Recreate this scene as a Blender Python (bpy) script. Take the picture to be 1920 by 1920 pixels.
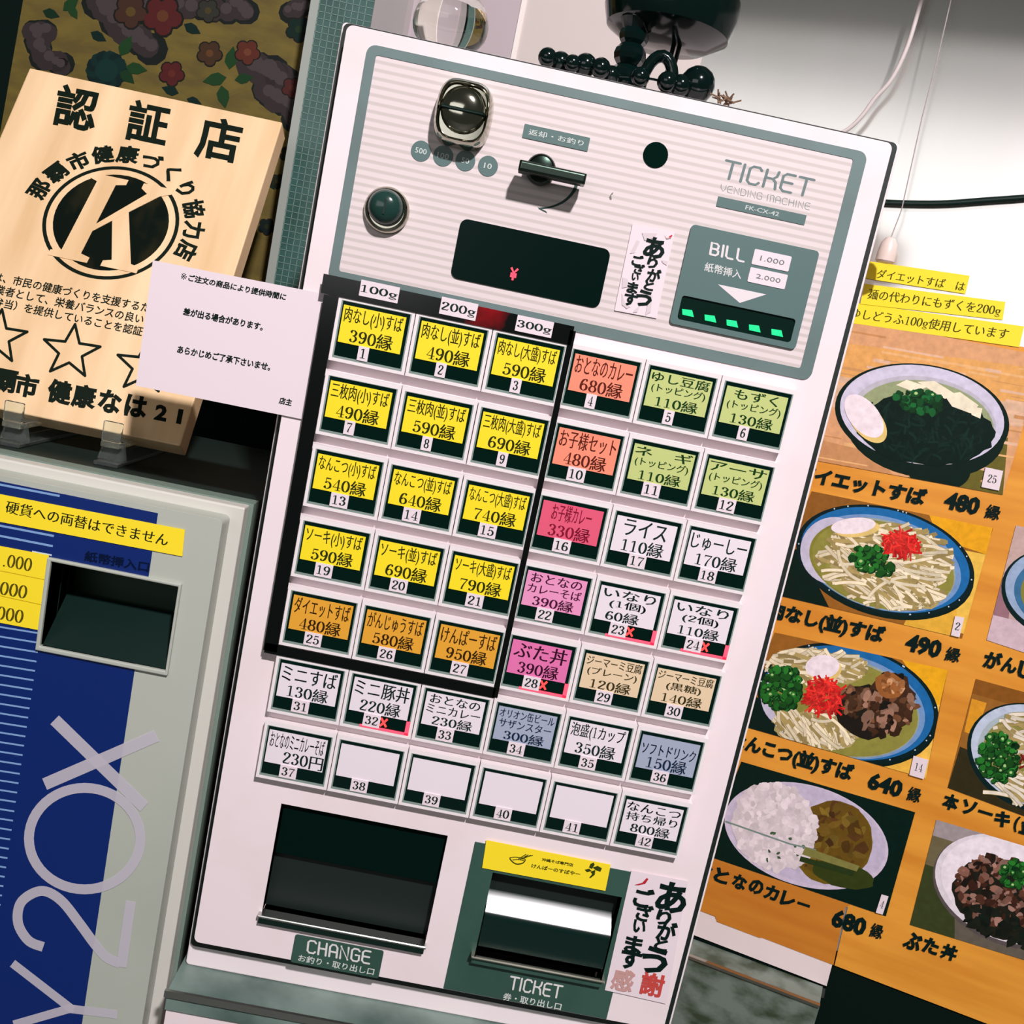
import bpy, bmesh, math, random
from mathutils import Vector, Matrix
from mathutils.geometry import tessellate_polygon
random.seed(7)
S = bpy.context.scene
COL = S.collection
for o in list(bpy.data.objects):
    bpy.data.objects.remove(o)

# ------------------------------------------------------------------ camera, world, exposure
Z0 = 1.25                      # height of the first button row above the floor
FPX = 1900.0                   # focal length in pixels of the 1920 frame
CAM = Vector((0.119035, -0.695461, 0.000681 + Z0))
RC = Matrix(((0.97922148, 0.00335297, 0.202766),
             (0.2003093, -0.17202143, -0.96451273),
             (0.03164611, 0.9850875, -0.16911871)))   # rows: image right, image down, view direction
cam = bpy.data.cameras.new('camera')
cam.sensor_width = 36.0
cam.lens = 36.0 * FPX / 1920.0
cam.clip_start = 0.02
camo = bpy.data.objects.new('camera', cam)
COL.objects.link(camo)
m3 = Matrix((RC[0], -RC[1], -RC[2])).transposed()
camo.matrix_world = Matrix.Translation(CAM) @ m3.to_4x4()
S.camera = camo

W = bpy.data.worlds.new('world')
S.world = W
W.use_nodes = True
W.node_tree.nodes['Background'].inputs[0].default_value = (0.80, 0.86, 0.70, 1)
W.node_tree.nodes['Background'].inputs[1].default_value = 0.055
S.view_settings.view_transform = 'Standard'
S.view_settings.look = 'None'
S.view_settings.gamma = 1.0
S.view_settings.use_curve_mapping = False
S.view_settings.exposure = 0.16
S.cycles.use_denoising = True

def area(name, loc, target, sx, sy, power, color):
    l = bpy.data.lights.new(name, 'AREA'); l.shape = 'RECTANGLE'; l.size = sx; l.size_y = sy; l.energy = power; l.color = color
    o = bpy.data.objects.new(name, l); COL.objects.link(o)
    o.location = loc
    o.rotation_euler = (Vector(target) - Vector(loc)).to_track_quat('-Z', 'Y').to_euler()
    return o
# compact ceiling lamp in front of the machines, and a panel light added behind the camera to brighten the steel wall
area('ceiling_lamp_light', (0.62, -2.0, Z0 + 1.75), (0.1, 0, Z0 - 0.3), 0.13, 0.10, 92.0, (1.0, 0.945, 0.955))
area('added_rear_panel_light', (-1.4, -3.6, Z0 + 0.72), (0.6, 0.2, Z0 + 0.2), 2.6, 1.3, 16.0, (1.0, 0.97, 0.98))

# ------------------------------------------------------------------ helpers
def lin(c):
    out = []
    for v in c:
        v = v / 255.0
        out.append(v / 12.92 if v <= 0.04045 else ((v + 0.055) / 1.055) ** 2.4)
    return out

class Pl:
    """A working plane: local x to the right, y into the surface, z up."""
    def __init__(s, o, yaw=0.0, ez=None):
        s.o = Vector(o)
        s.ex = Vector((math.cos(yaw), -math.sin(yaw), 0))
        s.ez = Vector(ez).normalized() if ez else Vector((0, 0, 1))
        s.n = s.ez.cross(s.ex)
        s.M = Matrix((s.ex, s.n, s.ez)).transposed().to_4x4()
        s.M.translation = s.o
    def px(s, x, y, dep=0.0):
        """where the sight line of photo pixel (x, y) meets the plane at local depth dep"""
        d = RC.transposed() @ Vector(((x - 960) / FPX, (y - 960) / FPX, 1))
        o = s.o + s.n * dep
        p = CAM + d * ((o - CAM).dot(s.n) / d.dot(s.n)) - s.o
        return (p.dot(s.ex), p.dot(s.ez))

MATS = {}
def mat(name, rgb, rough=0.5, metal=0.0, spec=0.5, noise=None, bump=0.0, emit=None, es=0.0, trans=0.0, alpha=1.0, coat=0.0, ior=1.5):
    """rgb in display values; noise = (scale, rgb2, low, high[, stretch])"""
    if name in MATS:
        return MATS[name]
    m = bpy.data.materials.new(name)
    m.use_nodes = True
    nt = m.node_tree
    b = nt.nodes['Principled BSDF']
    b.inputs['Base Color'].default_value = (*lin(rgb), 1)
    b.inputs['Roughness'].default_value = rough
    b.inputs['Metallic'].default_value = metal
    b.inputs['Specular IOR Level'].default_value = spec
    b.inputs['IOR'].default_value = ior
    b.inputs['Transmission Weight'].default_value = trans
    b.inputs['Alpha'].default_value = alpha
    b.inputs['Coat Weight'].default_value = coat
    if emit:
        b.inputs['Emission Color'].default_value = (*lin(emit), 1)
        b.inputs['Emission Strength'].default_value = es
    if noise:
        tc = nt.nodes.new('ShaderNodeTexCoord')
        mp = nt.nodes.new('ShaderNodeMapping')
        nz = nt.nodes.new('ShaderNodeTexNoise')
        rp = nt.nodes.new('ShaderNodeValToRGB')
        nz.inputs['Scale'].default_value = noise[0]
        nz.inputs['Detail'].default_value = 5
        if len(noise) > 4:
            mp.inputs['Scale'].default_value = noise[4]
        rp.color_ramp.elements[0].position = noise[2]
        rp.color_ramp.elements[1].position = noise[3]
        rp.color_ramp.elements[0].color = (*lin(noise[1]), 1)
        rp.color_ramp.elements[1].color = (*lin(rgb), 1)
        nt.links.new(tc.outputs['Object'], mp.inputs['Vector'])
        nt.links.new(mp.outputs['Vector'], nz.inputs['Vector'])
        nt.links.new(nz.outputs['Fac'], rp.inputs['Fac'])
        nt.links.new(rp.outputs['Color'], b.inputs['Base Color'])
        if bump:
            bp = nt.nodes.new('ShaderNodeBump')
            bp.inputs['Strength'].default_value = bump
            bp.inputs['Distance'].default_value = 0.001
            nt.links.new(nz.outputs['Fac'], bp.inputs['Height'])
            nt.links.new(bp.outputs['Normal'], b.inputs['Normal'])
    MATS[name] = m
    return m

def print_mat(name, rough, alpha=1.0, spec=0.3):
    m = bpy.data.materials.new(name)
    m.use_nodes = True
    nt = m.node_tree
    a = nt.nodes.new('ShaderNodeAttribute')
    a.attribute_name = 'Col'
    b = nt.nodes['Principled BSDF']
    b.inputs['Roughness'].default_value = rough
    b.inputs['Specular IOR Level'].default_value = spec
    b.inputs['Alpha'].default_value = alpha
    nt.links.new(a.outputs['Color'], b.inputs['Base Color'])
    return m
INK = print_mat('printed_ink', 0.6, spec=.12)
INKGLOSS = print_mat('laminated_print', 0.4, spec=.15)
nt = INKGLOSS.node_tree; _b = nt.nodes['Principled BSDF']; _a = nt.nodes['Attribute']
_tc = nt.nodes.new('ShaderNodeTexCoord'); _n1 = nt.nodes.new('ShaderNodeTexNoise'); _mr = nt.nodes.new('ShaderNodeMapRange'); _mx = nt.nodes.new('ShaderNodeVectorMath')
_n1.inputs['Scale'].default_value = 190; _n1.inputs['Detail'].default_value = 4; _mr.inputs['To Min'].default_value = .74; _mr.inputs['To Max'].default_value = 1.24
_mx.operation = 'SCALE'
nt.links.new(_tc.outputs['Object'], _n1.inputs['Vector']); nt.links.new(_n1.outputs['Fac'], _mr.inputs['Value']); nt.links.new(_a.outputs['Color'], _mx.inputs[0]); nt.links.new(_mr.outputs[0], _mx.inputs['Scale']); nt.links.new(_mx.outputs[0], _b.inputs['Base Color'])
INKCLEAR = print_mat('translucent_print', 0.5, 0.72)

BLK = (6, 30, 25)

class MB:
    """collects boxes, prisms, tubes and lathes in plane-local coordinates"""
    def __init__(s):
        s.v = []; s.f = []; s.mi = []; s.cur = 0
    def add(s, vs, fs):
        k = len(s.v)
        s.v += [tuple(v) for v in vs]
        for f in fs:
            s.f.append([i + k for i in f]); s.mi.append(s.cur)
        return s
    def box(s, x0, x1, y0, y1, z0, z1):
        x0, x1 = sorted((x0, x1)); y0, y1 = sorted((y0, y1)); z0, z1 = sorted((z0, z1))
        return s.add([(x0,y0,z0),(x1,y0,z0),(x1,y1,z0),(x0,y1,z0),(x0,y0,z1),(x1,y0,z1),(x1,y1,z1),(x0,y1,z1)],
              [(0,3,2,1),(4,5,6,7),(0,1,5,4),(1,2,6,5),(2,3,7,6),(3,0,4,7)])
    def cbox(s, x0, x1, y0, y1, z0, z1, c):
        """box whose front (y0 side) edges are chamfered by c"""
        a = [(x0,y1,z0),(x1,y1,z0),(x1,y1,z1),(x0,y1,z1)]
        b = [(x0,y0+c,z0),(x1,y0+c,z0),(x1,y0+c,z1),(x0,y0+c,z1)]
        d = [(x0+c,y0,z0+c),(x1-c,y0,z0+c),(x1-c,y0,z1-c),(x0+c,y0,z1-c)]
        fs = [(3,2,1,0),(8,9,10,11)]
        for i in range(4):
            j = (i+1) % 4
            fs += [(i,j,4+j,4+i),(4+i,4+j,8+j,8+i)]
        return s.add(a+b+d, fs)
    def prism(s, poly, y0, y1, holes=()):
        """poly and holes: lists of (x, z); front at y0, back at y1"""
        loops = [list(poly)] + [list(h) for h in holes]
        flat = [p for l in loops for p in l]
        n = len(flat)
        vs = [(p[0], y0, p[1]) for p in flat] + [(p[0], y1, p[1]) for p in flat]
        if holes:
            tris = tessellate_polygon([[Vector((p[0], p[1], 0)) for p in l] for l in loops])
            fs = []
            for t in tris:
                a, b, c = (flat[i] for i in t)
                cr = (b[0]-a[0])*(c[1]-a[1]) - (b[1]-a[1])*(c[0]-a[0])
                t = t if cr > 0 else (t[0], t[2], t[1])
                fs.append(tuple(t)); fs.append(tuple(i+n for i in reversed(t)))
        else:
            area = sum(flat[i][0]*flat[(i+1)%n][1]-flat[(i+1)%n][0]*flat[i][1] for i in range(n))
            o = list(range(n)) if area > 0 else list(range(n))[::-1]
            fs = [tuple(o), tuple(i+n for i in reversed(o))]
        k = 0
        for l in loops:
            q = len(l)
            for i in range(q):
                j = (i+1) % q
                fs.append((k+i, k+i+n, k+j+n, k+j))
            k += q
        return s.add(vs, fs)
    def pocket(s, x0, x1, z0, z1, y0, y1):
        """open-fronted box seen from inside"""
        return s.add([(x0,y0,z0),(x1,y0,z0),(x1,y0,z1),(x0,y0,z1),(x0,y1,z0),(x1,y1,z0),(x1,y1,z1),(x0,y1,z1)],
              [(4,5,6,7),(0,1,5,4),(1,2,6,5),(2,3,7,6),(3,0,4,7)])
    def loft(s, rings, cap=True):
        n = len(rings[0]); vs = [p for r in rings for p in r]; fs = []
        for k in range(len(rings)-1):
            for i in range(n):
                j = (i+1) % n
                fs.append((k*n+i, k*n+j, (k+1)*n+j, (k+1)*n+i))
        if cap:
            fs.append(tuple(range(n))[::-1]); fs.append(tuple((len(rings)-1)*n+i for i in range(n)))
        return s.add(vs, fs)
    def lathe_y(s, cx, cz, prof, n=32):
        """prof: (radius, y)"""
        return s.loft([[(cx+r*math.cos(2*math.pi*i/n), y, cz+r*math.sin(2*math.pi*i/n)) for i in range(n)] for r, y in prof])
    def lathe_z(s, cx, cy, prof, n=32):
        return s.loft([[(cx+r*math.cos(2*math.pi*i/n), cy+r*math.sin(2*math.pi*i/n), z) for i in range(n)] for r, z in prof])
    def ball(s, c, r, n=14):
        return s.lathe_z(c[0], c[1], [(max(r*math.sin(math.pi*k/8), r*.02), c[2]-r*math.cos(math.pi*k/8)) for k in range(9)], n)
    def tube(s, pts, r, n=8):
        pts = [Vector(p) for p in pts]; rings = []
        for i, p in enumerate(pts):
            t = (pts[min(i+1, len(pts)-1)] - pts[max(i-1, 0)]).normalized()
            a = t.cross(Vector((0.3, 1, 0.2))).normalized(); b = t.cross(a)
            rr = r[i] if isinstance(r, (list, tuple)) else r
            rings.append([tuple(p + (a*math.cos(2*math.pi*k/n) + b*math.sin(2*math.pi*k/n))*rr) for k in range(n)])
        return s.loft(rings)
    def build(s, name, mats, parent=None, pl=None, smooth=False, bevel=0.0, seg=2):
        me = bpy.data.meshes.new(name)
        me.from_pydata(s.v, [], s.f)
        bm = bmesh.new(); bm.from_mesh(me)
        bmesh.ops.recalc_face_normals(bm, faces=bm.faces) if not getattr(s, 'keep', False) else None
        bm.to_mesh(me); bm.free()
        mats = mats if isinstance(mats, (list, tuple)) else [mats]
        for m in mats: me.materials.append(m)
        if len(mats) > 1:
            me.polygons.foreach_set('material_index', s.mi)
        o = bpy.data.objects.new(name, me)
        COL.objects.link(o)
        if parent is not None: o.parent = parent
        if pl is not None: o.matrix_world = pl.M
        if smooth:
            me.polygons.foreach_set('use_smooth', [True]*len(me.polygons))
            try: me.set_sharp_from_angle(angle=math.radians(38))
            except Exception: pass
        if bevel:
            b = o.modifiers.new('bevel', 'BEVEL'); b.width = bevel; b.segments = seg; b.limit_method = 'ANGLE'
        return o

def rrect(x0, x1, z0, z1, r, n=5):
    x0, x1 = sorted((x0, x1)); z0, z1 = sorted((z0, z1)); out = []
    for cx, cz, a0 in ((x1-r, z1-r, 0), (x0+r, z1-r, 90), (x0+r, z0+r, 180), (x1-r, z0+r, 270)):
        for k in range(n+1):
            a = math.radians(a0 + 90*k/n)
            out.append((cx+r*math.cos(a), cz+r*math.sin(a)))
    return out
def rect(x0, x1, z0, z1): return [(x0, z0), (x1, z0), (x1, z1), (x0, z1)]

def tag(o, label, cat, group=None, kind=None):
    if label: o['label'] = label
    if cat: o['category'] = cat
    if group: o['group'] = group
    if kind: o['kind'] = kind
    return o
def thing(name, label, cat, pl, group=None):
    e = bpy.data.objects.new(name, None)
    e.empty_display_size = 0.02
    COL.objects.link(e); e.matrix_world = pl.M
    return tag(e, label, cat, group)
def struct(o):
    o['kind'] = 'structure'; return o

# ---- lettering -----------------------------------------------------------
def smooth_path(p, n=6, closed=False):
    out = []; m = len(p)
    for i in range(m if closed else m-1):
        g = lambda k: p[k % m] if closed else p[min(max(k, 0), m-1)]
        a, b, c, d = g(i-1), g(i), g(i+1), g(i+2)
        for k in range(n):
            t = k / n
            out.append(tuple(0.5*((2*b[j]) + (c[j]-a[j])*t + (2*a[j]-5*b[j]+4*c[j]-d[j])*t*t + (3*b[j]-a[j]-3*c[j]+d[j])*t**3) for j in (0, 1)))
    if not closed: out.append(tuple(p[-1]))
    return out
def ribbon(p, w, closed=False):
    """polygons (quads) of a stroke along p; w is a width or a function of the unit tangent"""
    n = len(p); L = []; R = []
    for i in range(n):
        a = p[(i-1) % n] if closed or i else p[0]
        b = p[(i+1) % n] if closed or i < n-1 else p[-1]
        tx, ty = b[0]-a[0], b[1]-a[1]; l = math.hypot(tx, ty) or 1
        tx /= l; ty /= l
        ww = (w(tx, ty, i/max(n-1, 1)) if callable(w) else w) / 2
        L.append((p[i][0]-ty*ww, p[i][1]+tx*ww)); R.append((p[i][0]+ty*ww, p[i][1]-tx*ww))
    return [[L[i], R[i], R[(i+1) % n], L[(i+1) % n]] for i in range(n if closed else n-1)]
def disc(cx, cy, r, ry=None, n=12):
    return [(cx+r*math.cos(2*math.pi*k/n), cy+(ry or r)*math.sin(2*math.pi*k/n)) for k in range(n)]
def ell_path(cx, cy, rx, ry, n=24):
    return [(cx+rx*math.cos(2*math.pi*k/n), cy+ry*math.sin(2*math.pi*k/n)) for k in range(n)]
NIB = lambda tx, ty, t: 0.045 + 0.095*abs(ty)**1.4
def serif_digit(ch):
    if ch == '0': return [q for q in ribbon(ell_path(.27, .5, .2, .47), NIB, True)]
    if ch == '1': return [rect(.215, .325, 0, .97), rect(.08, .46, 0, .045), [(.07, .85), (.09, .81), (.22, .87), (.22, .97)]]
    if ch == '2': return ribbon(smooth_path([(.08, .74), (.14, .9), (.28, .965), (.42, .86), (.41, .66), (.24, .38), (.07, .1)]), NIB) + [disc(.12, .74, .06), rect(.06, .45, 0, .1), [(.43, .1), (.45, 0), (.5, .23), (.47, .23)]]
    if ch == '3': return ribbon(smooth_path([(.08, .8), (.15, .93), (.27, .965), (.41, .8), (.34, .58), (.2, .53)]), NIB) + ribbon(smooth_path([(.2, .53), (.38, .46), (.44, .25), (.3, .035), (.15, .06), (.08, .2)]), NIB) + [disc(.12, .78, .055), disc(.12, .2, .06)]
    if ch == '4': return [rect(.32, .42, 0, .98), rect(.2, .53, 0, .04), rect(.03, .54, .25, .295), [(.03, .27), (.06, .25), (.37, .93), (.36, .98)]]
    if ch == '5': return [rect(.12, .44, .87, .97), [(.1, .5), (.14, .5), (.16, .9), (.12, .9)]] + ribbon(smooth_path([(.1, .5), (.2, .6), (.32, .6), (.44, .42), (.43, .18), (.28, .035), (.14, .07), (.08, .2)]), NIB) + [disc(.12, .2, .06)]
    if ch == '6': return ribbon(smooth_path([(.42, .86), (.33, .965), (.17, .83), (.085, .45), (.12, .15), (.27, .03), (.43, .16), (.44, .4), (.29, .56), (.13, .44)]), NIB) + [disc(.4, .84, .055)]
    if ch == '9': return [[(.53-x, 1-y) for x, y in q] for q in serif_digit('6')]
    if ch == '7': return [rect(.05, .5, .87, .97), rect(.05, .08, .76, .97)] + ribbon([(.46, .88), (.3, .5), (.22, .2), (.21, 0)], lambda a, b, t: .05+.08*t)
    if ch == '8': return ribbon(ell_path(.27, .74, .16, .23), NIB, True) + ribbon(ell_path(.27, .26, .19, .235), NIB, True)
    if ch == 'g': return ribbon(ell_path(.26, .42, .16, .2), NIB, True) + ribbon(ell_path(.27, -.1, .2, .11), lambda a, b, t: .05, True) + ribbon([(.14, .26), (.12, .14), (.3, .08), (.42, .02)], .055) + ribbon([(.4, .55), (.54, .6)], .06)
    if ch in '.,': return [disc(.14, .06, .07)] + ([[(.14, .06), (.21, .06), (.1, -.14)]] if ch == ',' else [])
    return []
TECH = {'T': [[(0,1),(.7,1)],[(.35,1),(.35,0)]], 'I': [[(.1,1),(.1,0)]], 'C': [[(.62,.86),(.5,1),(.2,1),(.05,.85),(.05,.15),(.2,0),(.5,0),(.62,.14)]],
    'K': [[(.05,1),(.05,0)],[(.62,1),(.58,.72),(.42,.55),(.05,.55)],[(.42,.55),(.58,.38),(.64,0)]], 'E': [[(.6,1),(.2,1),(.05,.85),(.05,.15),(.2,0),(.6,0)],[(.05,.52),(.55,.52)]],
    'V': [[(.02,1),(.05,.45),(.33,0),(.6,.45),(.63,1)]], 'N': [[(.05,0),(.05,1),(.6,0),(.6,1)]], 'D': [[(.05,0),(.05,1),(.42,1),(.62,.8),(.62,.2),(.42,0),(.05,0)]],
    'G': [[(.62,.86),(.5,1),(.2,1),(.05,.85),(.05,.15),(.2,0),(.5,0),(.62,.12),(.62,.5),(.35,.5)]], 'M': [[(.05,0),(.05,1),(.4,1),(.42,0)],[(.4,1),(.7,1),(.8,.9),(.8,0)]],
    'A': [[(.05,0),(.05,.8),(.2,1),(.45,1),(.6,.8),(.6,0)],[(.05,.42),(.6,.42)]], 'H': [[(.05,1),(.05,0)],[(.6,1),(.6,0)],[(.05,.52),(.6,.52)]],
    'B': [[(.05,0),(.05,1),(.45,1),(.58,.85),(.55,.6),(.42,.52),(.05,.52)],[(.42,.52),(.6,.4),(.6,.15),(.45,0),(.05,0)]], 'L': [[(.05,1),(.05,.15),(.2,0),(.55,0)]]}
def tech_text(s, w=.13, adv=.82):
    out = []; x = 0
    for ch in s:
        if ch == ' ': x += .45; continue
        for st in TECH[ch]:
            out += ribbon([(a+x, b) for a, b in st], w)
            for a, b in st: out.append(disc(a+x, b, w/2, n=8))
        x += .34 if ch == 'I' else (1.0 if ch == 'M' else adv)
    return out
GC = {}
def font_polys(body, bold=0.0):
    """triangles of a line set in Blender's own font, size 1, optionally emboldened"""
    key = (body, bold)
    if key in GC: return GC[key]
    c = bpy.data.curves.new('lettering_source', 'FONT')
    c.body = body; c.size = 1.0; c.resolution_u = 2
    if bold > 0: c.bevel_depth = bold; c.bevel_resolution = 0
    if bold < 0: c.offset = bold
    o = bpy.data.objects.new('lettering_source', c)
    COL.objects.link(o)
    bpy.context.view_layer.update()
    ev = o.evaluated_get(bpy.context.evaluated_depsgraph_get())
    me = ev.to_mesh(); me.calc_loop_triangles()
    vs = [(v.co.x, v.co.y, v.co.z) for v in me.vertices]; out = []
    for t in me.loop_triangles:
        a, b, d = (vs[i] for i in t.vertices)
        if bold > 0 and min(a[2], b[2], d[2]) < -1e-6: continue
        cr = (b[0]-a[0])*(d[1]-a[1]) - (b[1]-a[1])*(d[0]-a[0])
        if abs(cr) < 1e-9: continue
        p = [a[:2], b[:2], d[:2]]
        out.append(p if cr > 0 else p[::-1])
    ev.to_mesh_clear()
    bpy.data.objects.remove(o); bpy.data.curves.remove(c)
    GC[key] = out
    return out
def bbox(ps):
    xs = [p[0] for q in ps for p in q]; ys = [p[1] for q in ps for p in q]
    return min(xs), max(xs), min(ys), max(ys)
def mincho(body):
    """serif setting: drawn serif figures, other characters with heavy uprights and fine bars"""
    out = []; x = 0; run = ''
    def flush():
        nonlocal x, run, out
        if run:
            t = font_polys(run, -0.004)
            for dx in (-.014, .006, .026):
                out += [[(a+x+dx, b) for a, b in q] for q in t]
            x += sum(1.0 if ord(c) > 255 else .36 for c in run); run = ''
    for ch in body:
        if ch in '0123456789g.,':
            flush()
            out += [[(a*.95+x+.02, b*.74) for a, b in q] for q in serif_digit(ch)]
            x += .30 if ch in '.,' else .54
        else: run += ch
    flush()
    return out

class Print:
    """flat coloured print in a plane; layers are a tenth of a millimetre apart"""
    def __init__(s, pl=None, dep=0.0, step=0.0001):
        s.pl = pl; s.dep = dep; s.step = step; s.v = []; s.f = []; s.c = []; s.clip = None
    def _raw(s, pts, col, layer):
        k = len(s.v); y = s.dep - layer*s.step
        s.v += [(p[0], y, p[1]) for p in pts]
        s.f.append(list(range(k, k+len(pts)))); s.c.append(col)
    def loc(s, polys, col, layer=1):
        for q in polys:
            a = sum(q[i][0]*q[(i+1) % len(q)][1]-q[(i+1) % len(q)][0]*q[i][1] for i in range(len(q)))
            s._raw(q if a >= 0 else q[::-1], col, layer + .02*(len(s.f) % 24))
    def px(s, polys, col, layer=1):
        y = s.dep - layer*s.step
        out = []
        for q in polys:
            if s.clip: q = clip_poly(q, s.clip)
            if len(q) > 2: out.append([s.pl.px(p[0], p[1], y) for p in q])
        s.loc(out, col, layer)
    def fit(s, polys, x0, x1, z0, z1, col, layer=1):
        a, b, c, d = bbox(polys)
        s.loc([[(x0+(p[0]-a)/(b-a)*(x1-x0), z0+(p[1]-c)/(d-c)*(z1-z0)) for p in q] for q in polys], col, layer)
    def fit_px(s, polys, tl, tr, bl, col, layer=1):
        """fit into the parallelogram given by three photo pixels"""
        y = s.dep - layer*s.step
        A, B, C = (Vector(s.pl.px(*p, y)) for p in (tl, tr, bl))
        a, b, c, d = bbox(polys); ex = B-A; ey = A-C
        s.loc([[tuple(C + ex*((p[0]-a)/(b-a)) + ey*((p[1]-c)/(d-c))) for p in q] for q in polys], col, layer)
    def build(s, name, parent=None, m=None, pl=None):
        me = bpy.data.meshes.new(name)
        me.from_pydata(s.v, [], s.f)
        at = me.color_attributes.new('Col', 'FLOAT_COLOR', 'CORNER')
        buf = []
        for f, c in zip(s.f, s.c):
            buf += (lin(c) + [1.0])*len(f)
        at.data.foreach_set('color', buf)
        me.materials.append(m or INK)
        o = bpy.data.objects.new(name, me); COL.objects.link(o)
        if parent is not None: o.parent = parent
        if pl is not None: o.matrix_world = pl.M
        return o
def clip_poly(q, c):
    area = sum(c[i][0]*c[(i+1) % len(c)][1]-c[(i+1) % len(c)][0]*c[i][1] for i in range(len(c)))
    sg = 1 if area > 0 else -1
    for i in range(len(c)):
        a, b = c[i], c[(i+1) % len(c)]; out = []
        side = lambda p: sg*((b[0]-a[0])*(p[1]-a[1])-(b[1]-a[1])*(p[0]-a[0]))
        for k in range(len(q)):
            p, r = q[k], q[(k+1) % len(q)]; sp, sr = side(p), side(r)
            if sp >= 0: out.append(p)
            if (sp >= 0) != (sr >= 0):
                t = sp/(sp-sr); out.append((p[0]+(r[0]-p[0])*t, p[1]+(r[1]-p[1])*t))
        q = out
        if len(q) < 3: return []
    return q

# ------------------------------------------------------------------ materials
M_door = mat('white_enamel', (238, 223, 227), .38, noise=(9, (230, 213, 213), .25, .5))
M_case = mat('white_case', (238, 226, 228), .4)
M_gap = mat('dark_gap', (8, 24, 21), .6)
M_frame = mat('grey_frame_print', (104, 124, 124), .4, noise=(14, (96, 114, 112), .35, .6))
M_black = mat('black_plastic', BLK, .3)
M_gloss = mat('glossy_black', (3, 26, 21), .1, spec=.25)
M_chrome = mat('chrome', (176, 174, 160), .10, 1.0)
M_steel = mat('steel', (190, 192, 188), .28, 1.0)
M_darkmetal = mat('dark_metal', (40, 52, 46), .25, 1.0)
M_panel = mat('dark_green_grey_panel', (52, 84, 74), .42, noise=(20, (44, 74, 64), .3, .6))
M_plate = mat('grey_green_plate', (84, 110, 108), .42)
M_paper = mat('white_paper', (230, 214, 221), .7)
M_white = mat('white_plastic', (236, 226, 228), .35)
M_tape = mat('dark_red_tape', (176, 10, 26), .16, noise=(16, (8, 12, 12), .64, .84))  # red noise patches paint the glints on the dark tape
M_yellow = mat('yellow_paper', (250, 222, 34), .6)
M_glass = mat('clear_glass', (250, 250, 246), .02, trans=1.0, ior=1.48)
M_acryl = mat('clear_acrylic', (235, 245, 242), .06, trans=.96, ior=1.3)

# ------------------------------------------------------------------ the room
MP = Pl((0, 0.0075, Z0))                        # front face of the ticket machine's door
YAW = math.radians(22)
PP = Pl((0.36, 0.25, Z0), YAW)                 # wall to the right, at an angle
M_steelwall = mat('stainless_wall', (236, 230, 230), .17, 1.0, noise=(5.0, (214, 214, 208), .3, .7, (1, 1, .12)))
M_steelwall.node_tree.nodes['Principled BSDF'].inputs['Metallic'].default_value = .8
M_darkwall = mat('shade_dark_wall', (3, 20, 16), .7, spec=.1)  # near-black base colour stands in for unlit depth
M_floor = mat('grey_floor', (90, 92, 88), .6, noise=(6, (70, 74, 70), .3, .7))
M_trim = mat('pale_trim', (222, 208, 208), .5)
struct(MB().box(-2.2, 2.2, -2.2, .95, -.06, 0).build('floor', M_floor))
struct(MB().box(-2.2, -.135, .62, .66, 0, 2.6).build('wall_back', M_darkwall))
struct(MB().box(-.49, 1.2, 0, .03, -.50, 1.35).build('wall_right', M_steelwall, pl=PP))
struct(MB().box(-.49, 1.2, .001, .03, -1.25, -.50).build('wall_right_lower', M_darkwall, pl=PP))
def wall_pt(x, y, d=0.0):
    u, v = PP.px(x, y, d); return u, v
u0 = PP.px(706, 0)[0]; u1 = PP.px(778, 0)[0]
struct(MB().box(u0, u1, -.012, 0, -.5, 1.35).build('trim_1', mat('pale_grey_trim', (176, 168, 168), .45), pl=PP))
u2 = PP.px(668, 0)[0]
struct(MB().box(u2, u0-.004, -.016, .01, -.5, 1.35).build('trim_2', M_darkwall, pl=PP))
us = PP.px(985, 0)[0]
struct(MB().box(u1, us, -.0015, 0, -.2, 1.35).build('wall_panel_1', mat('mauve_panel', (190, 176, 182), .5), pl=PP))
struct(MB().box(us, PP.px(1340, 0)[0], -.0015, 0, -.2, 1.35).build('wall_panel_2', mat('cream_panel', (210, 198, 194), .5), pl=PP))
struct(MB().box(us-.0022, us+.0022, -.003, -.0015, -.5, 1.35).build('trim_3', mat('pale_joint_strip', (246, 236, 232), .35), pl=PP))

# ------------------------------------------------------------------ ticket vending machine
mach = thing('ticket_vending_machine', 'white ticket vending machine with six columns of coloured menu buttons', 'vending machine', MP)
DX0, DX1, DZ0, DZ1 = -.0285, .3385, -.4945, .1735
q = lambda x, y, d=0.0: MP.px(x, y, d)
def prect(tl, br, d=0.0):
    a = q(*tl, d); b = q(*br, d)
    return a[0], b[0], b[1], a[1]
def pquad(tl, tr, br, bl, d=0.0):
    P = [q(*p, d) for p in (tl, tr, br, bl)]
    return (P[0][0]+P[3][0])/2, (P[1][0]+P[2][0])/2, (P[2][1]+P[3][1])/2, (P[0][1]+P[1][1])/2
CH = pquad((527,1508),(839,1566),(798,1768),(491,1712))       # change tray opening
TK = pquad((921,1640),(1168,1676),(1129,1830),(893,1784))     # ticket tray opening
BS = pquad((1277,554),(1490,598),(1481,643),(1270,598))       # banknote slot
MB().prism(rrect(-.0352, .3484, -.5262, .1785, .003), .016, .2).build('case', M_case, mach, bevel=.001)
MB().prism(rrect(-.0332, .3455, -.5066, .1772, .004), .012, .0165).build('door_gap', M_gap, mach)
door = MB()
door.prism(rrect(DX0, DX1, DZ0, DZ1, .0045), 0, .012, [rect(CH[0], CH[1], CH[2], CH[3]), rect(TK[0], TK[1], TK[2], TK[3])])
door.build('door', M_door, mach, bevel=.0008, seg=2)
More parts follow.
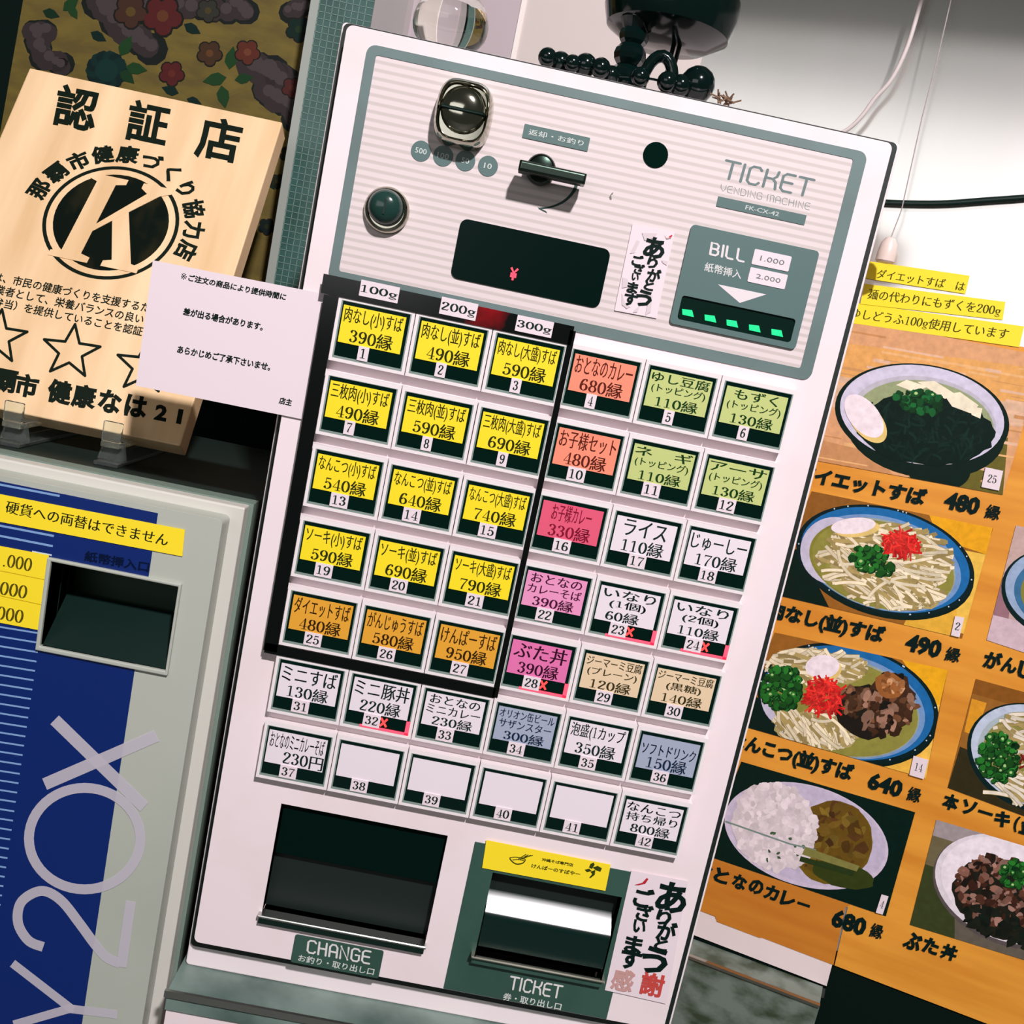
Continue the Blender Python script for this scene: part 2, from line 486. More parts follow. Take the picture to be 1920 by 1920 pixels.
# grey framed control panel with a ribbed face
FX0, FX1, FZ0, FZ1 = -.0131, .3236, .0112, .1644
NX0, NX1, NZ0, NZ1 = -.0066, .3150, .0183, .1585
MB().prism(rrect(FX0, FX1, FZ0, FZ1, .006), -.0008, .0, [rrect(NX0, NX1, NZ0, NZ1, .0015, 2)]).build('control_panel_frame', M_frame, mach)
ms = bpy.data.materials.new('ribbed_panel'); ms.use_nodes = True
nt = ms.node_tree; b = nt.nodes['Principled BSDF']; b.inputs['Roughness'].default_value = .4
tc = nt.nodes.new('ShaderNodeTexCoord'); sp = nt.nodes.new('ShaderNodeSeparateXYZ'); mu = nt.nodes.new('ShaderNodeMath'); mu.operation = 'MULTIPLY'; mu.inputs[1].default_value = 2*math.pi/.0052
sn = nt.nodes.new('ShaderNodeMath'); sn.operation = 'SINE'; rp = nt.nodes.new('ShaderNodeValToRGB'); mr = nt.nodes.new('ShaderNodeMapRange')
mr.inputs['From Min'].default_value = -1
rp.color_ramp.elements[0].position = .15; rp.color_ramp.elements[1].position = .6
rp.color_ramp.elements[0].color = (*lin((202, 190, 188)), 1); rp.color_ramp.elements[1].color = (*lin((224, 209, 210)), 1)
nt.links.new(tc.outputs['Object'], sp.inputs[0]); nt.links.new(sp.outputs['Z'], mu.inputs[0]); nt.links.new(mu.outputs[0], sn.inputs[0]); nt.links.new(sn.outputs[0], mr.inputs['Value']); nt.links.new(mr.outputs[0], rp.inputs['Fac']); nt.links.new(rp.outputs['Color'], b.inputs['Base Color'])
MB().box(NX0, NX1, -.0004, 0, NZ0, NZ1).build('control_panel', ms, mach)

# coin slot housing
def superell(cx, cz, a, c, y, n=4.0, k=40, top=1.0):
    out = []
    for i in range(k):
        t = 2*math.pi*i/k; ct, st = math.cos(t), math.sin(t)
        x = a*math.copysign(abs(ct)**(2/n), ct); z = c*math.copysign(abs(st)**(2/n), st)
        x *= 1.0 - .12*(z/c)**2
        out.append((cx+x, y, cz+z))
    return out
cc = q(868, 210, -.012); ca, cz_ = .0185, .0205
cs = MB(); cs.loft([superell(cc[0], cc[1], ca*f, cz_*f, y) for f, y in ((1.03, 0), (1.03, -.002), (1.0, -.008), (.97, -.012), (.90, -.0145), (.84, -.0135), (.80, -.0105))])
slot = cs.build('coin_slot', M_chrome, mach, smooth=True)
dm = MB(); dm.lathe_y(cc[0], cc[1]+.0015, [(.0150, -.011), (.0148, -.0125), (.0132, -.0145), (.0105, -.0162), (.007, -.0172), (.003, -.0176), (.0002, -.0177)], 32)
dm.build('coin_dome', M_chrome, slot, smooth=True)
MB().cbox(cc[0]-.0142, cc[0]+.0142, -.0186, -.012, cc[1]-.001, cc[1]+.0012, .0006).build('slit', M_gloss, slot)
for (x, y), tx in zip(((789.5, 283.5), (831, 292.7), (872.7, 301.7), (915, 311.7)), ('500', '100', '50', '10')):
    c = q(x, y)
    d = MB().lathe_y(c[0], c[1], [(.0066, -.0004), (.0066, -.0008)], 28).build('coin_marker', M_plate, mach)
    p = Print(dep=-.0009); p.fit(font_polys(tx, .012), c[0]-.0013*len(tx), c[0]+.0013*len(tx), c[1]-.0018, c[1]+.0018, (200, 208, 204)); p.build('lettering', d)
# return lever with its plate
r = pquad((983,233),(1106,258),(1102,285),(980,258))
pl_ = MB().prism(rrect(*r, .0004), -.0010, -.0004).build('lever_label', M_plate, mach)
p = Print(dep=-.0011); p.fit(font_polys('返却・お釣り', .012), r[0]+.0035, r[1]-.0035, r[2]+.0025, r[3]-.0025, (206, 212, 208)); p.build('lettering', pl_)
lc = q(1015, 312, -.012)
lev = MB().lathe_y(lc[0], lc[1]-.001, [(.0098, 0), (.0098, -.008), (.0085, -.0105), (.0075, -.011)], 32).build('return_lever', M_darkmetal, mach, smooth=True)
a = q(976, 296, -.017); b_ = q(1100, 328, -.017)
MB().cbox(a[0], b_[0], -.022, -.009, a[1]-.0085, a[1]-.0015, .0012).build('lever_bar', mat('lever_metal', (70, 84, 76), .3, 1.0), lev, bevel=.0006)
p = Print(MP, -.0004)
cur = smooth_path([(1083,337),(1076,358),(1058,377),(1033,388),(1010,391)], 5)
p.px(ribbon(cur, lambda a, b, t: 7 - 4.5*t), (58, 78, 74), 1)
p.px([[(1008,388),(1012,393),(1026,400),(1024,396)]], (58, 78, 74), 1)
p.px([[(1142,370),(1146,363),(1150,360),(1149,364),(1146,366),(1147,374),(1144,375)]], (120, 120, 116), 1)
p.build('arrow_print', mach)
# key lock
kc = q(723, 392, -.008)
kl = MB().lathe_y(kc[0], kc[1], [(.0152, 0), (.0152, -.003), (.0140, -.0055), (.0122, -.0065), (.0118, -.004)], 40).build('key_lock', M_chrome, mach, smooth=True)
MB().lathe_y(kc[0]-.0004, kc[1]+.0012, [(.0118, -.003), (.0116, -.0085), (.0095, -.0125), (.006, -.0145), (.0002, -.015)], 32).build('lock_cap', mat('dark_green_cap', (30, 58, 52), .16), kl, smooth=True)
MB().box(kc[0]-.0006, kc[0]+.0006, -.0152, -.012, kc[1]-.004, kc[1]+.006).build('key_slit', M_gloss, kl)
# amount display
r = pquad((863,410),(1145,467),(1123,580),(846,520))
dp = MB().prism(rrect(*r, .005), -.0012, -.0004).build('amount_display', mat('display_black', (2, 22, 18), .25, spec=.12), mach)
yc = q(963, 514)
M_red = mat('red_led', (120, 10, 20), .5, emit=(255, 60, 80), es=2.2)
ym = MB()
for pts in ([(-1, 1.5), (0, .3), (1, 1.5)], [(0, .3), (0, -1.6)], [(-.9, 0), (.9, 0)], [(-.9, -.6), (.9, -.6)]):
    for qd in ribbon([(yc[0]+x*.0023, yc[1]+z*.0026) for x, z in pts], .0014):
        ym.prism(qd, -.0016, -.0012)
ym.build('yen_sign', M_red, dp)
c = q(1229, 291)
MB().lathe_y(c[0], c[1], [(.0083, -.0004), (.0083, -.0009)], 32).build('round_sensor', M_gloss, mach)
# printed title
p = Print(MP, -.0004)
p.fit_px(tech_text('TICKET', .135), (1360,298), (1530,336), (1350,334), (112, 128, 128))
p.fit_px(tech_text('VENDING MACHINE', .075, .8), (1352,345), (1520,381), (1350,358), (140, 146, 146))
p.build('title_lettering', mach)
r = pquad((1346,368),(1512,404),(1507,423),(1343,386))
nmp = MB().box(r[0], r[1], -.0009, -.0004, r[2], r[3]).build('model_plate', M_plate, mach)
p = Print(dep=-.001); w_ = (r[0]+r[1])/2; p.fit(font_polys('FK-CX-42', .015), w_-.011, w_+.012, r[2]+.0018, r[3]-.0018, (196, 204, 202)); p.build('lettering', nmp)
# banknote unit
r = pquad((1297,419),(1534,473),(1490,657),(1254,605))
bu = MB().prism(rrect(*r, .0028), -.0022, -.0004, [rrect(BS[0], BS[1], BS[2], BS[3], .002)]).build('banknote_unit', M_plate, mach, bevel=.0003)
MB().box(BS[0]-.001, BS[1]+.001, -.0008, -.0003, BS[2]-.001, BS[3]+.001).build('slot_mouth', mat('slot_black', (4, 30, 24), .2), bu)
M_green = mat('green_led', (4, 60, 40), .4, emit=(20, 238, 150), es=1.0)
for x, y in ((1290,586),(1332,596.5),(1373,606),(1415,615),(1457,623.5)):
    c = q(x, y)
    MB().prism([(c[0]-.0046, c[1]+.0015), (c[0]-.0035, c[1]-.0022), (c[0]+.0044, c[1]-.0022), (c[0]+.0022, c[1]+.0020)], -.0014, -.0008).build('slot_lamp', M_green, bu)
p = Print(MP, -.0022)
p.fit_px(tech_text('BILL', .17), (1333,453), (1400,468), (1329,478), (222, 214, 216))
p.fit_px(font_polys('紙幣挿入', .012), (1323,491), (1392,507), (1320,508), (214, 212, 212))
p.px([[(1346,533),(1437,552),(1387,568)]], (226, 216, 220))
p.build('lettering', bu)
for tl, br, tx in (((1414,467),(1476,510),'1.000'), ((1406,501),(1469,543),'2.000')):
    a = q(*tl); b_ = q(*br)
    sk = MB().prism(rrect(a[0], b_[0], b_[1], a[1], .0008), -.0026, -.0022).build('value_sticker', M_paper, bu)
    p = Print(dep=-.0027); p.fit(font_polys(tx), a[0]+.005, b_[0]-.004, b_[1]+.0034, a[1]-.0034, (120, 126, 126)); p.build('value_lettering', bu)

# menu buttons
PX, PV = .053, .0512995
YE, OR_, CO, GR, CR, PK, MG, WH, BE, BG = (246,220,24), (226,160,44), (244,140,112), (190,200,124), (224,84,116), (230,146,190), (224,112,170), (232,220,228), (226,200,166), (160,168,190)
ITEMS = [(YE,['肉なし(小)すば'],'390縁'),(YE,['肉なし(並)すば'],'490縁'),(YE,['肉なし(大盛)すば'],'590縁'),(CO,['おとなのカレー'],'680縁'),(GR,['ゆし豆腐','(トッピング)'],'110縁'),(GR,['もずく','(トッピング)'],'130縁'),
 (YE,['三枚肉(小)すば'],'490縁'),(YE,['三枚肉(並)すば'],'590縁'),(YE,['三枚肉(大盛)すば'],'690縁'),(CO,['お子様セット'],'480縁'),(GR,['ネ　ギ','(トッピング)'],'110縁'),(GR,['アーサ','(トッピング)'],'130縁'),
 (YE,['なんこつ(小)すば'],'540縁'),(YE,['なんこつ(並)すば'],'640縁'),(YE,['なんこつ(大盛)すば'],'740縁'),(CR,['お子様カレー'],'330縁'),(WH,['ライス'],'110縁'),(WH,['じゅーしー'],'170縁'),
 (YE,['ソーキ(小)すば'],'590縁'),(YE,['ソーキ(並)すば'],'690縁'),(YE,['ソーキ(大盛)すば'],'790縁'),(PK,['おとなの','カレーそば'],'390縁'),(WH,['いなり','(1個)'],'60縁'),(WH,['いなり','(2個)'],'110縁'),
 (OR_,['ダイエットすば'],'480縁'),(OR_,['がんじゅうすば'],'580縁'),(OR_,['けんぱーすば'],'950縁'),(MG,['ぶた丼'],'390縁'),(BE,['ジーマーミ豆腐','(プレーン)'],'120縁'),(BE,['ジーマーミ豆腐','(黒糖)'],'140縁'),
 (WH,['ミニすば'],'130縁'),(WH,['ミニ豚丼'],'220縁'),(WH,['おとなの','ミニカレー'],'230縁'),(BG,['オリオン缶ビール','サザンスター'],'300縁'),(WH,['泡盛(1カップ'],'350縁'),(BG,['ソフトドリンク'],'150縁'),
 (WH,['おとなのミニカレーそば'],'230円'),(WH,[],''),(WH,[],''),(WH,[],''),(WH,[],''),(WH,['なんこつ','持ち帰り'],'800縁')]
SOLD = {23, 24, 28, 32}
WW, WHT = .905*PX, .76*PV
hm = None
M_rim = mat('clear_button_rim', (132, 148, 142), .15, spec=.8)
M_card = {}
M_x = mat('sold_out_lamp', (255, 40, 40), .4, emit=(255, 46, 46), es=3.0)
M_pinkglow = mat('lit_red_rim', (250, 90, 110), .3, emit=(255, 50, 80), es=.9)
def once(mb, name, mats):
    o = mb.build(name, mats); me = o.data; bpy.data.objects.remove(o); return me
h = MB()
h.prism(rect(-.0022, WW+.0022, -WHT-.0022, .003), -.006, 0, [rect(0, WW, -WHT, 0)])
house_me = once(h, 'button_housing', M_white)
h = MB(); h.prism(rect(0, WW, -WHT, 0), -.0060, 0, [rect(.0010, WW-.0009, -WHT+.0016, -.0004)])
rim_me = once(h, 'clear_rim', M_rim)
h = MB().box(.0008, WW-.0007, -.0056, 0, -WHT+.0014, -.0003)
win_me = once(h, 'dark_window', M_gloss)
h = MB().box(-.0036, .0036, -.0066, -.0056, -.0049, .0049)
tag1_me = once(h, 'number_tag', M_paper)
h = MB().box(-.0062, .0062, -.0066, -.0056, -.0049, .0049)
tag2_me = once(h, 'number_tag', M_paper)
def inst(name, me, parent, loc=(0, 0, 0)):
    o = bpy.data.objects.new(name, me); COL.objects.link(o); o.parent = parent; o.location = loc; return o
rnd = random.Random(3)
for n, (colr, lines, price) in enumerate(ITEMS, 1):
    i, j = (n-1) % 6, (n-1)//6
    bt = inst('menu_button', house_me, mach, (i*PX, 0, -j*PV))
    bt.scale.y = 1.25
    inst('clear_rim', rim_me, bt); inst('dark_window', win_me, bt)
    if colr not in M_card: M_card[colr] = mat('card_%d' % len(M_card), colr, .55)
    dx = rnd.uniform(-.0004, .0004)
    cx0, cx1, cz0, cz1 = .0022+dx, WW-.0030+dx, -.545*PV+rnd.uniform(-.0004, .0004), -.0026-rnd.uniform(0, .0006)
    MB().box(cx0, cx1, -.0061, -.0056, cz0, cz1).build('label_card', M_card[colr], bt)
    p = Print(dep=-.0061)
    ink = {YE: (40, 44, 14), OR_: (52, 30, 8), CO: (90, 28, 16), GR: (12, 54, 14), CR: (130, 16, 44), PK: (72, 16, 50), MG: (52, 8, 36), WH: (16, 38, 34), BE: (56, 50, 22), BG: (20, 40, 66)}[colr]
    H = cz1-cz0; Wd = cx1-cx0
    if price:
        small = n in (16,)
        pw = Wd*(.69 if n != 23 else .56)
        px0 = cx0 + Wd*(.17 if n not in (37,) else .3)
        zt = cz0 + H*(.43 if len(lines) == 1 else .34)
        p.fit(mincho(price), px0, px0+pw, cz0+H*.03, zt, ink)
        if len(lines) == 1:
            lw = {'ライス': .72, 'ぶた丼': .9, 'お子様カレー': .66}.get(lines[0], .93)
            zb, ztp = cz0+H*.50, cz0+H*.97
            if lines[0] == 'じゅーしー': ztp = cz0+H*.94
            if n == 36: zb, ztp = cz0+H*.46, cz0+H*.80
            p.fit(mincho(lines[0]), cx0+Wd*(1-lw)/2, cx0+Wd*(1+lw)/2, zb, ztp, ink)
        else:
            w1 = {'もずく': .72, 'いなり': .88, 'おとなの': .86}.get(lines[0], .94); w2 = {'(1個)': .62, '(2個)': .62, '(黒糖)': .6, '(プレーン)': .85, '(トッピング)': .88, 'ミニカレー': .92}.get(lines[1], .9)
            p.fit(mincho(lines[0]), cx0+Wd*.5-Wd*w1/2, cx0+Wd*.5+Wd*w1/2, cz0+H*.70, cz0+H*.97, ink)
            p.fit(mincho(lines[1]), cx0+Wd*.5-Wd*w2/2, cx0+Wd*.5+Wd*w2/2, cz0+H*.40, cz0+H*.66, ink)
        p.build('lettering', bt)
    tx = WW*(.42 if n < 10 else .44)+rnd.uniform(-.0012, .0012); tz = -.635*PV
    inst('number_tag', tag1_me if n < 10 else tag2_me, bt, (tx, 0, tz))
    p = Print(dep=-.0067)
    wd = .0017 if n < 10 else .0046
    p.fit(mincho(str(n)), tx-wd, tx+wd, tz-.0030, tz+.0034, (18, 38, 34)); p.build('number_lettering', bt)
    if n in SOLD:
        x = MB(); xc = tx+.0088
        for s_ in (1, -1):
            for qd in ribbon([(xc-.0022, tz-.003*s_), (xc+.0022, tz+.003*s_)], .0013): x.prism(qd, -.0062, -.0056)
        x.build('sold_out_cross', M_x, bt)
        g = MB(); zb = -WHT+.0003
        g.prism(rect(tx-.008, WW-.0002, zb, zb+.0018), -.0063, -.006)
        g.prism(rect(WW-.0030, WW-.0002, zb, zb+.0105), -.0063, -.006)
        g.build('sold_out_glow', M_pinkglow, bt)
# dark red tape around the noodle block, with weight tags
FY = -.0080
def strip(pts, w, name='tape_strip', m=None, th=.0003, fy=FY):
    mb = MB()
    for qd in ribbon(pts, w): mb.prism(qd, fy-th, fy)
    return mb.build(name, m or M_tape, mach)
a = q(604, 531, FY); b_ = q(1074, 627, FY)
strip([a, (b_[0], a[1])], .0128)
a = q(570, 800, FY); b_ = q(507, 1216, FY)
strip([(b_[0], q(607, 552, FY)[1]), (b_[0], b_[1]-.002)], .0098)
zb = q(507, 1216, FY)[1]
strip([(b_[0]-.004, zb), (q(928, 1300, FY)[0], zb)], .0075)
xr = 3*PX-.0024
strip([(xr, q(1074, 620, FY)[1]), (xr, zb-.003)], .0040)
for tl, br, tx in (((678,524),(745,569),'100g'), ((829,556),(891,602),'200g'), ((971,590),(1033,634),'300g')):
    a = q(*tl, FY-.0004); b_ = q(*br, FY-.0004)
    z1 = a[1]; z0 = b_[1]
    MB().box(a[0], b_[0], FY-.0008, FY-.0003, z0, z1).build('weight_tag', M_paper, mach)
    p = Print(dep=FY-.0009); p.fit(mincho(tx), a[0]+.0008, b_[0]-.0006, z0+.0018, z1-.003, (18, 38, 34)); p.build('weight_lettering', mach)

# change tray
mb = MB(); mb.pocket(CH[0], CH[1], CH[2], CH[3], .001, .07); mb.keep = True
tr = mb.build('change_tray', M_black, mach)
zm = CH[2]+(CH[3]-CH[2])*.52
MB().box(CH[0]+.001, CH[1]-.001, .006, .008, zm, CH[3]-.001).build('tray_flap', mat('tray_black', (2, 22, 18), .5, spec=.05), tr, bevel=.0006)
MB().box(CH[0]+.001, CH[1]-.001, .018, .020, CH[2], zm-.004).build('tray_back', MATS['tray_black'], tr)
MB().cbox(CH[0]-.002, CH[1]+.001, -.006, .004, CH[2]-.0015, CH[2]+.0008, .0006).build('tray_lip', M_steel, tr)
MB().box(CH[0]-.001, CH[1], -.005, .004, CH[2]-.006, CH[2]-.0016).build('lip_front', M_black, tr)
r = pquad((554,1751),(720,1782),(710,1833),(545,1803))
cp = MB().prism(rrect(*r, .0018), -.0008, 0).build('change_plate', M_panel, mach)
p = Print(MP, -.0008)
p.fit_px(tech_text('CHANGE', .15), (577,1761), (697,1783), (574,1787), (216, 214, 212))
p.fit_px(font_polys('お釣り・取り出し口', .014), (561,1789), (703,1816), (558,1802), (206, 210, 206))
p.build('lettering', cp)
# ticket tray
r = pquad((888,1579),(1184,1633),(1156,1917),(832,1862))
tp = MB().prism(rect(r[0], r[1], DZ0+.001, r[3]), -.0008, 0, [rect(TK[0], TK[1], TK[2], TK[3])]).build('ticket_panel', M_panel, mach)
mb = MB(); mb.pocket(TK[0], TK[1], TK[2], TK[3], 0, .05); mb.keep = True
mb.build('ticket_tray', M_black, tp)
zz = lambda f: TK[2]+(TK[3]-TK[2])*f
fl = MB(); fl.loft([[(x, y, z) for (y, z) in ((.014, zz(.99)), (.014, zz(.76)), (.0135, zz(.73)), (.0112, zz(.67)), (.0066, zz(.58)), (.0016, zz(.50)), (.0002, zz(.47)), (0, zz(.42)), (0, zz(.08)), (.002, zz(.08)), (.002, zz(.42)), (.010, zz(.58)), (.016, zz(.72)), (.016, zz(.99)))] for x in (TK[0]+.001, TK[1]-.001)])
fl.build('ticket_flap', mat('smoked_flap', (6, 32, 28), .25, spec=.5), tp, smooth=True)
MB().cbox(TK[0]-.003, TK[1]+.001, -.009, .002, TK[2]-.001, TK[2]+.0012, .0008).build('ticket_lip', M_chrome, tp)
MB().cbox(TK[0]-.002, TK[1], -.006, .0, TK[2]-.007, TK[2]-.001, .001).build('lip_front', M_panel, tp)
p = Print(MP, -.0008)
p.fit_px(tech_text('TICKET', .15), (957,1829), (1057,1848), (952,1855), (216, 214, 212))
p.fit_px(font_polys('券・取り出し口', .016), (945,1861), (1054,1881), (942,1875), (206, 210, 206))
p.build('lettering', tp)

def chp(p, ch, cx, cy, sz, col, bold=.03, layer=1, ang=12.5, sy=1.0, sx=1.0):
    """one character centred on photo pixel (cx, cy)"""
    a = math.radians(ang); rx, ry = math.cos(a), math.sin(a); dx, dy = -math.sin(a), math.cos(a); h = sz/2
    P = lambda u, v: (cx+rx*u*h*sx+dx*v*h*sy, cy+ry*u*h*sx+dy*v*h*sy)
    p.fit_px(font_polys(ch, bold), P(-1, -1), P(1, -1), P(-1, 1), col, layer)
def sheet(name, px, pl, label, cat, m, dep=0.0, th=.0004, group=None):
    t = thing(name, label, cat, pl, group)
    MB().prism([pl.px(*c, dep) for c in px], dep-th, dep).build('sheet', m, t)
    return t

# ------------------------------------------------------------------ papers stuck to the ticket machine
INKB = (4, 26, 22)
t = sheet('paper_notice', [(287,488),(628,555),(587,790),(255,723)], MP, 'white paper notice with black typed lines overhanging the left edge of the ticket machine', 'notice', M_paper, -.0012, .0004)
p = Print(MP, -.0016)
for tx, tl, tr, bl in (('ご注文の商品により提供時間に',(355,514),(538,551),(352,527)), ('差が出る場合があります。',(345,576),(495,606),(342,591)), ('あらかじめご了承下さいませ。',(334,647),(509,681),(331,662)), ('店主',(525,744),(549,749),(522,757))):
    p.fit_px(font_polys(tx, .036), tl, tr, bl, INKB)
p.px(ribbon([(341,513),(348,523)], 1.5), INKB); p.px(ribbon([(349,514),(340,522)], 1.5), INKB)
for c_ in ((345,513),(341,518),(349,519),(344,523)): p.px([disc(*c_, 1.3, n=6)], INKB)
p.build('lettering', t)
def thanks(corners, chars, label, extra=None):
    t = sheet('thank_you_slip', corners, MP, label, 'paper slip', M_paper, -.0012 if not extra else -.0010, .0003)
    p = Print(MP, -.0017)
    for ch, x, y, sz in chars: chp(p, ch, x, y, sz, INKB, .038)
    if extra: extra(p)
    return t, p
C1 = [(a, 1120+.125*x, 400+.125*y, .125*z) for a, x, y, z in (('あ',860,520,320),('り',830,745,160),('が',850,930,210),('と',775,1080,150),('う',700,1275,250),('ご',605,705,170),('ざ',630,835,160),('い',570,955,110),('ま',530,1115,170),('す',500,1290,200))]
def grey_leaf(p):
    c = (214, 200, 204); k = lambda *q: [(1120+.125*x, 400+.125*y) for x, y in q]
    for qd in (k((670,290),(900,300),(870,350),(770,400),(710,410)), k((490,600),(590,400),(640,420),(560,590)), k((380,960),(450,980),(500,1100),(370,1120)), k((960,700),(1060,720),(1040,780),(980,740)), k((370,1190),(430,1380),(500,1400),(440,1430),(370,1370)), k((780,1230),(830,1230),(800,1480),(720,1530)), k((560,1440),(640,1390),(600,1480),(540,1490))):
        p.px([qd], c, .3)
    p.px([k((1000,310),(1040,365),(1085,355),(1110,325),(1128,335),(1105,375),(1040,385))], (206, 176, 176), .5)
    p.px([k((1070,350),(1115,320),(1128,335),(1095,370))], (190, 60, 70), .8)
t, p = thanks([(1186,420),(1265,436),(1231,597),(1152,582)], C1, 'small white slip with black brush writing beside the banknote slot panel', grey_leaf)
p.build('lettering', t)
C2 = [(a, 820+.2708*x, 1540+.2708*y, .2708*z) for a, x, y, z in (('あ',1625,530,215),('り',1570,668,105),('が',1590,760,140),('と',1550,850,95),('う',1505,965,190),('ご',1430,530,140),('ざ',1435,635,120),('い',1400,730,90),('ま',1360,855,125),('す',1340,955,145))]
def red_marks(p):
    g = lambda x, y: (820+.2708*x, 1540+.2708*y)
    chp(p, '感', *g(1285,1100), 42, (196, 150, 146), .03); chp(p, '謝', *g(1490,1130), 44, (196, 72, 66), .03)
    p.px([[g(1365,440), g(1420,425), g(1450,392), g(1462,400), g(1440,432), g(1395,442)]], (180, 40, 52))
t, p = thanks([(1184,1632),(1290,1652),(1249,1882),(1134,1856)], C2, 'tall white slip with black brush writing and red characters beside the ticket outlet', red_marks)
p.build('lettering', t)
# yellow shop label over the ticket outlet
t = sheet('shop_label', [(912,1575),(1145,1621),(1135,1670),(904,1627)], MP, 'yellow label with a line-drawn noodle bowl stuck above the ticket outlet', 'label', M_yellow, -.0014, .0003)
p = Print(MP, -.0017)
g = lambda x, y: (820+.2708*x, 1540+.2708*y)
dk = (52, 62, 14)
p.fit_px(font_polys('沖縄そば専門店', .03), g(725,252), g(942,292), g(722,275), dk)
p.fit_px(font_polys('けんぱーのすばやー', .03), g(655,292), g(992,352), g(650,322), dk)
bowl = [g(500,255), g(520,280), g(550,296), g(590,290), g(610,268)]
p.px(ribbon(smooth_path(bowl), 2.2), dk); p.px(ribbon(smooth_path([g(500,252), g(540,248), g(590,256), g(612,266)]), 1.6), dk)
p.px(ribbon(smooth_path([g(520,268), g(560,264), g(600,272)]), 1.5), dk)
for k in range(3): p.px(ribbon([g(560+14*k,262), g(615+16*k,228+3*k)], 1.6), dk)
p.px(ribbon([g(600,248), g(662,236)], 1.6), dk)
for qd in ([(1050,320),(1060,295),(1082,285),(1090,300),(1070,330)], [(1075,320),(1110,308),(1140,325),(1128,350),(1100,340)], [(1020,335),(1052,328),(1070,345),(1035,352)], [(1060,350),(1095,335),(1090,370),(1062,392),(1050,392),(1072,365)]):
    p.px([[g(*c) for c in qd]], dk)
p.build('lettering', t)

# ------------------------------------------------------------------ counter and cabinet under the ticket machine
CP = Pl((0, 0.0075, Z0))
t = thing('base_cabinet', 'pale cabinet with a steel-edged grey top under the ticket machine', 'cabinet', CP)
M_ctop = mat('grey_counter', (120, 138, 132), .35, noise=(18, (78, 98, 92), .35, .62))
MB().box(-.0385, .352, -.0155, .22, -.544, -.5266).build('counter_top', M_ctop, t, bevel=.0006)
MB().box(-.0400, .352, -.0180, -.0156, -.5315, -.5260).build('steel_edge', M_steel, t)
MB().box(-.0375, .35, -.0135, .2, -1.25, -.5445).build('body', M_door, t)

# ------------------------------------------------------------------ change machine on the left
KP = Pl((0, 0.02, Z0))
k = lambda x, y, d=0.0: KP.px(x, y, d)
cm = thing('change_machine', 'grey and blue money changing machine with sideways lettering on its front', 'change machine', KP)
zt = k(200, 931)[1]; xr = k(418, 975)[0]
M_cgrey = mat('light_grey_enamel', (178, 182, 172), .4, noise=(5, (166, 172, 160), .3, .6))
M_blue = mat('blue_print', (0, 34, 104), .4)
RC_ = [k(96,1054), k(337,1096), k(312,1254), k(79,1212)]
rx0, rx1, rz0, rz1 = (RC_[0][0]+RC_[3][0])/2, (RC_[1][0]+RC_[2][0])/2, (RC_[2][1]+RC_[3][1])/2, (RC_[0][1]+RC_[1][1])/2
MB().prism(rrect(-.42, xr, -1.2, zt, .004), 0, .02, [rect(rx0, rx1, rz0, rz1)]).build('front_panel', M_cgrey, cm, bevel=.0022, seg=3)
MB().prism(rect(-.43, xr+.0095, -1.25, zt+.0075), .02, .034, [rect(rx0, rx1, rz0, rz1)]).build('front_rim', mat('pale_grey_rim', (206, 204, 196), .4), cm, bevel=.0012)
MB().prism(rect(-.44, xr+.0125, -1.25, zt+.0085), .034, .05, [rect(rx0, rx1, rz0, rz1)]).build('body_edge', mat('green_grey_edge', (116, 134, 124), .45), cm)
MB().box(-.44, xr+.0120, .05, .30, -1.25, zt+.0080).build('body', mat('dark_body', (20, 34, 30), .5), cm)
xb = k(296, 965)[0]
MB().prism([(-.40, -1.19), (xb, -1.19), (xb, rz0), (rx0, rz0), (rx0, rz1), (xb, rz1), (xb, zt-.0045), (-.40, zt-.0045)], -.0003, 0.0002).build('blue_panel', M_blue, cm)
mb = MB(); mb.pocket(rx0, rx1, rz0, rz1, 0, .045); mb.keep = True
rec = mb.build('note_recess', mat('dark_green_recess', (16, 52, 30), .5), cm)
MB().prism(rect(rx0-.003, rx1+.002, rz0-.0035, rz1+.0025), -.003, .001, [rect(rx0, rx1, rz0, rz1)]).build('recess_frame', mat('pale_frame', (176, 180, 170), .4), rec, bevel=.0008)
MB().loft([[(x, .03, rz0), (x, .001, rz0), (x, .034, rz0+(rz1-rz0)*.5)] for x in (rx0+.0005, rx1-.0005)]).build('recess_ramp', M_black, rec)
p = Print(KP, -.0004)
lb = (126, 160, 206)
for i in range(30):
    y0 = 1180+18.05*i
    x1 = 75 - (y0-1187)*73/510
    if x1 > -60: p.px(ribbon([(-120, y0-24), (x1, y0+x1*.195+8-15)], 3.2), lb)
for a, b_ in (((-60,897),(112,930)), ((-60,974),(101,1005)), ((-60,993),(99,1024))): p.px(ribbon([a, b_], 4), lb)
for i in range(9): p.px(ribbon([(60, 1034+16*i-4*0), (97-2.2*i, 1041+16*i)], 3), (190, 205, 220))
p.fit_px(font_polys('紙幣挿入口', .03), (160,1032), (281,1054), (157,1052), (0, 16, 50))
p.build('stripe_print', cm)
p = Print(KP, -.0006)
s5 = lambda x, y: (.4267*x, 1100+.4267*y)
lw = (206, 200, 212)
for a, b_ in (((240,585),(634,968)), ((196,868),(688,655))): p.px(ribbon([s5(*a), s5(*b_)], 23), lw, 1)
p.px(ribbon([s5(372+245*math.cos(t_), 1107+223*math.sin(t_)) for t_ in [2*math.pi*i/48 for i in range(48)]], 18.5, True), lw, 2)
two = smooth_path([s5(*c) for c in ((190,1583),(125,1555),(80,1480),(88,1395),(145,1347),(205,1340),(275,1385),(350,1480),(420,1575),(470,1630),(528,1655))], 5)
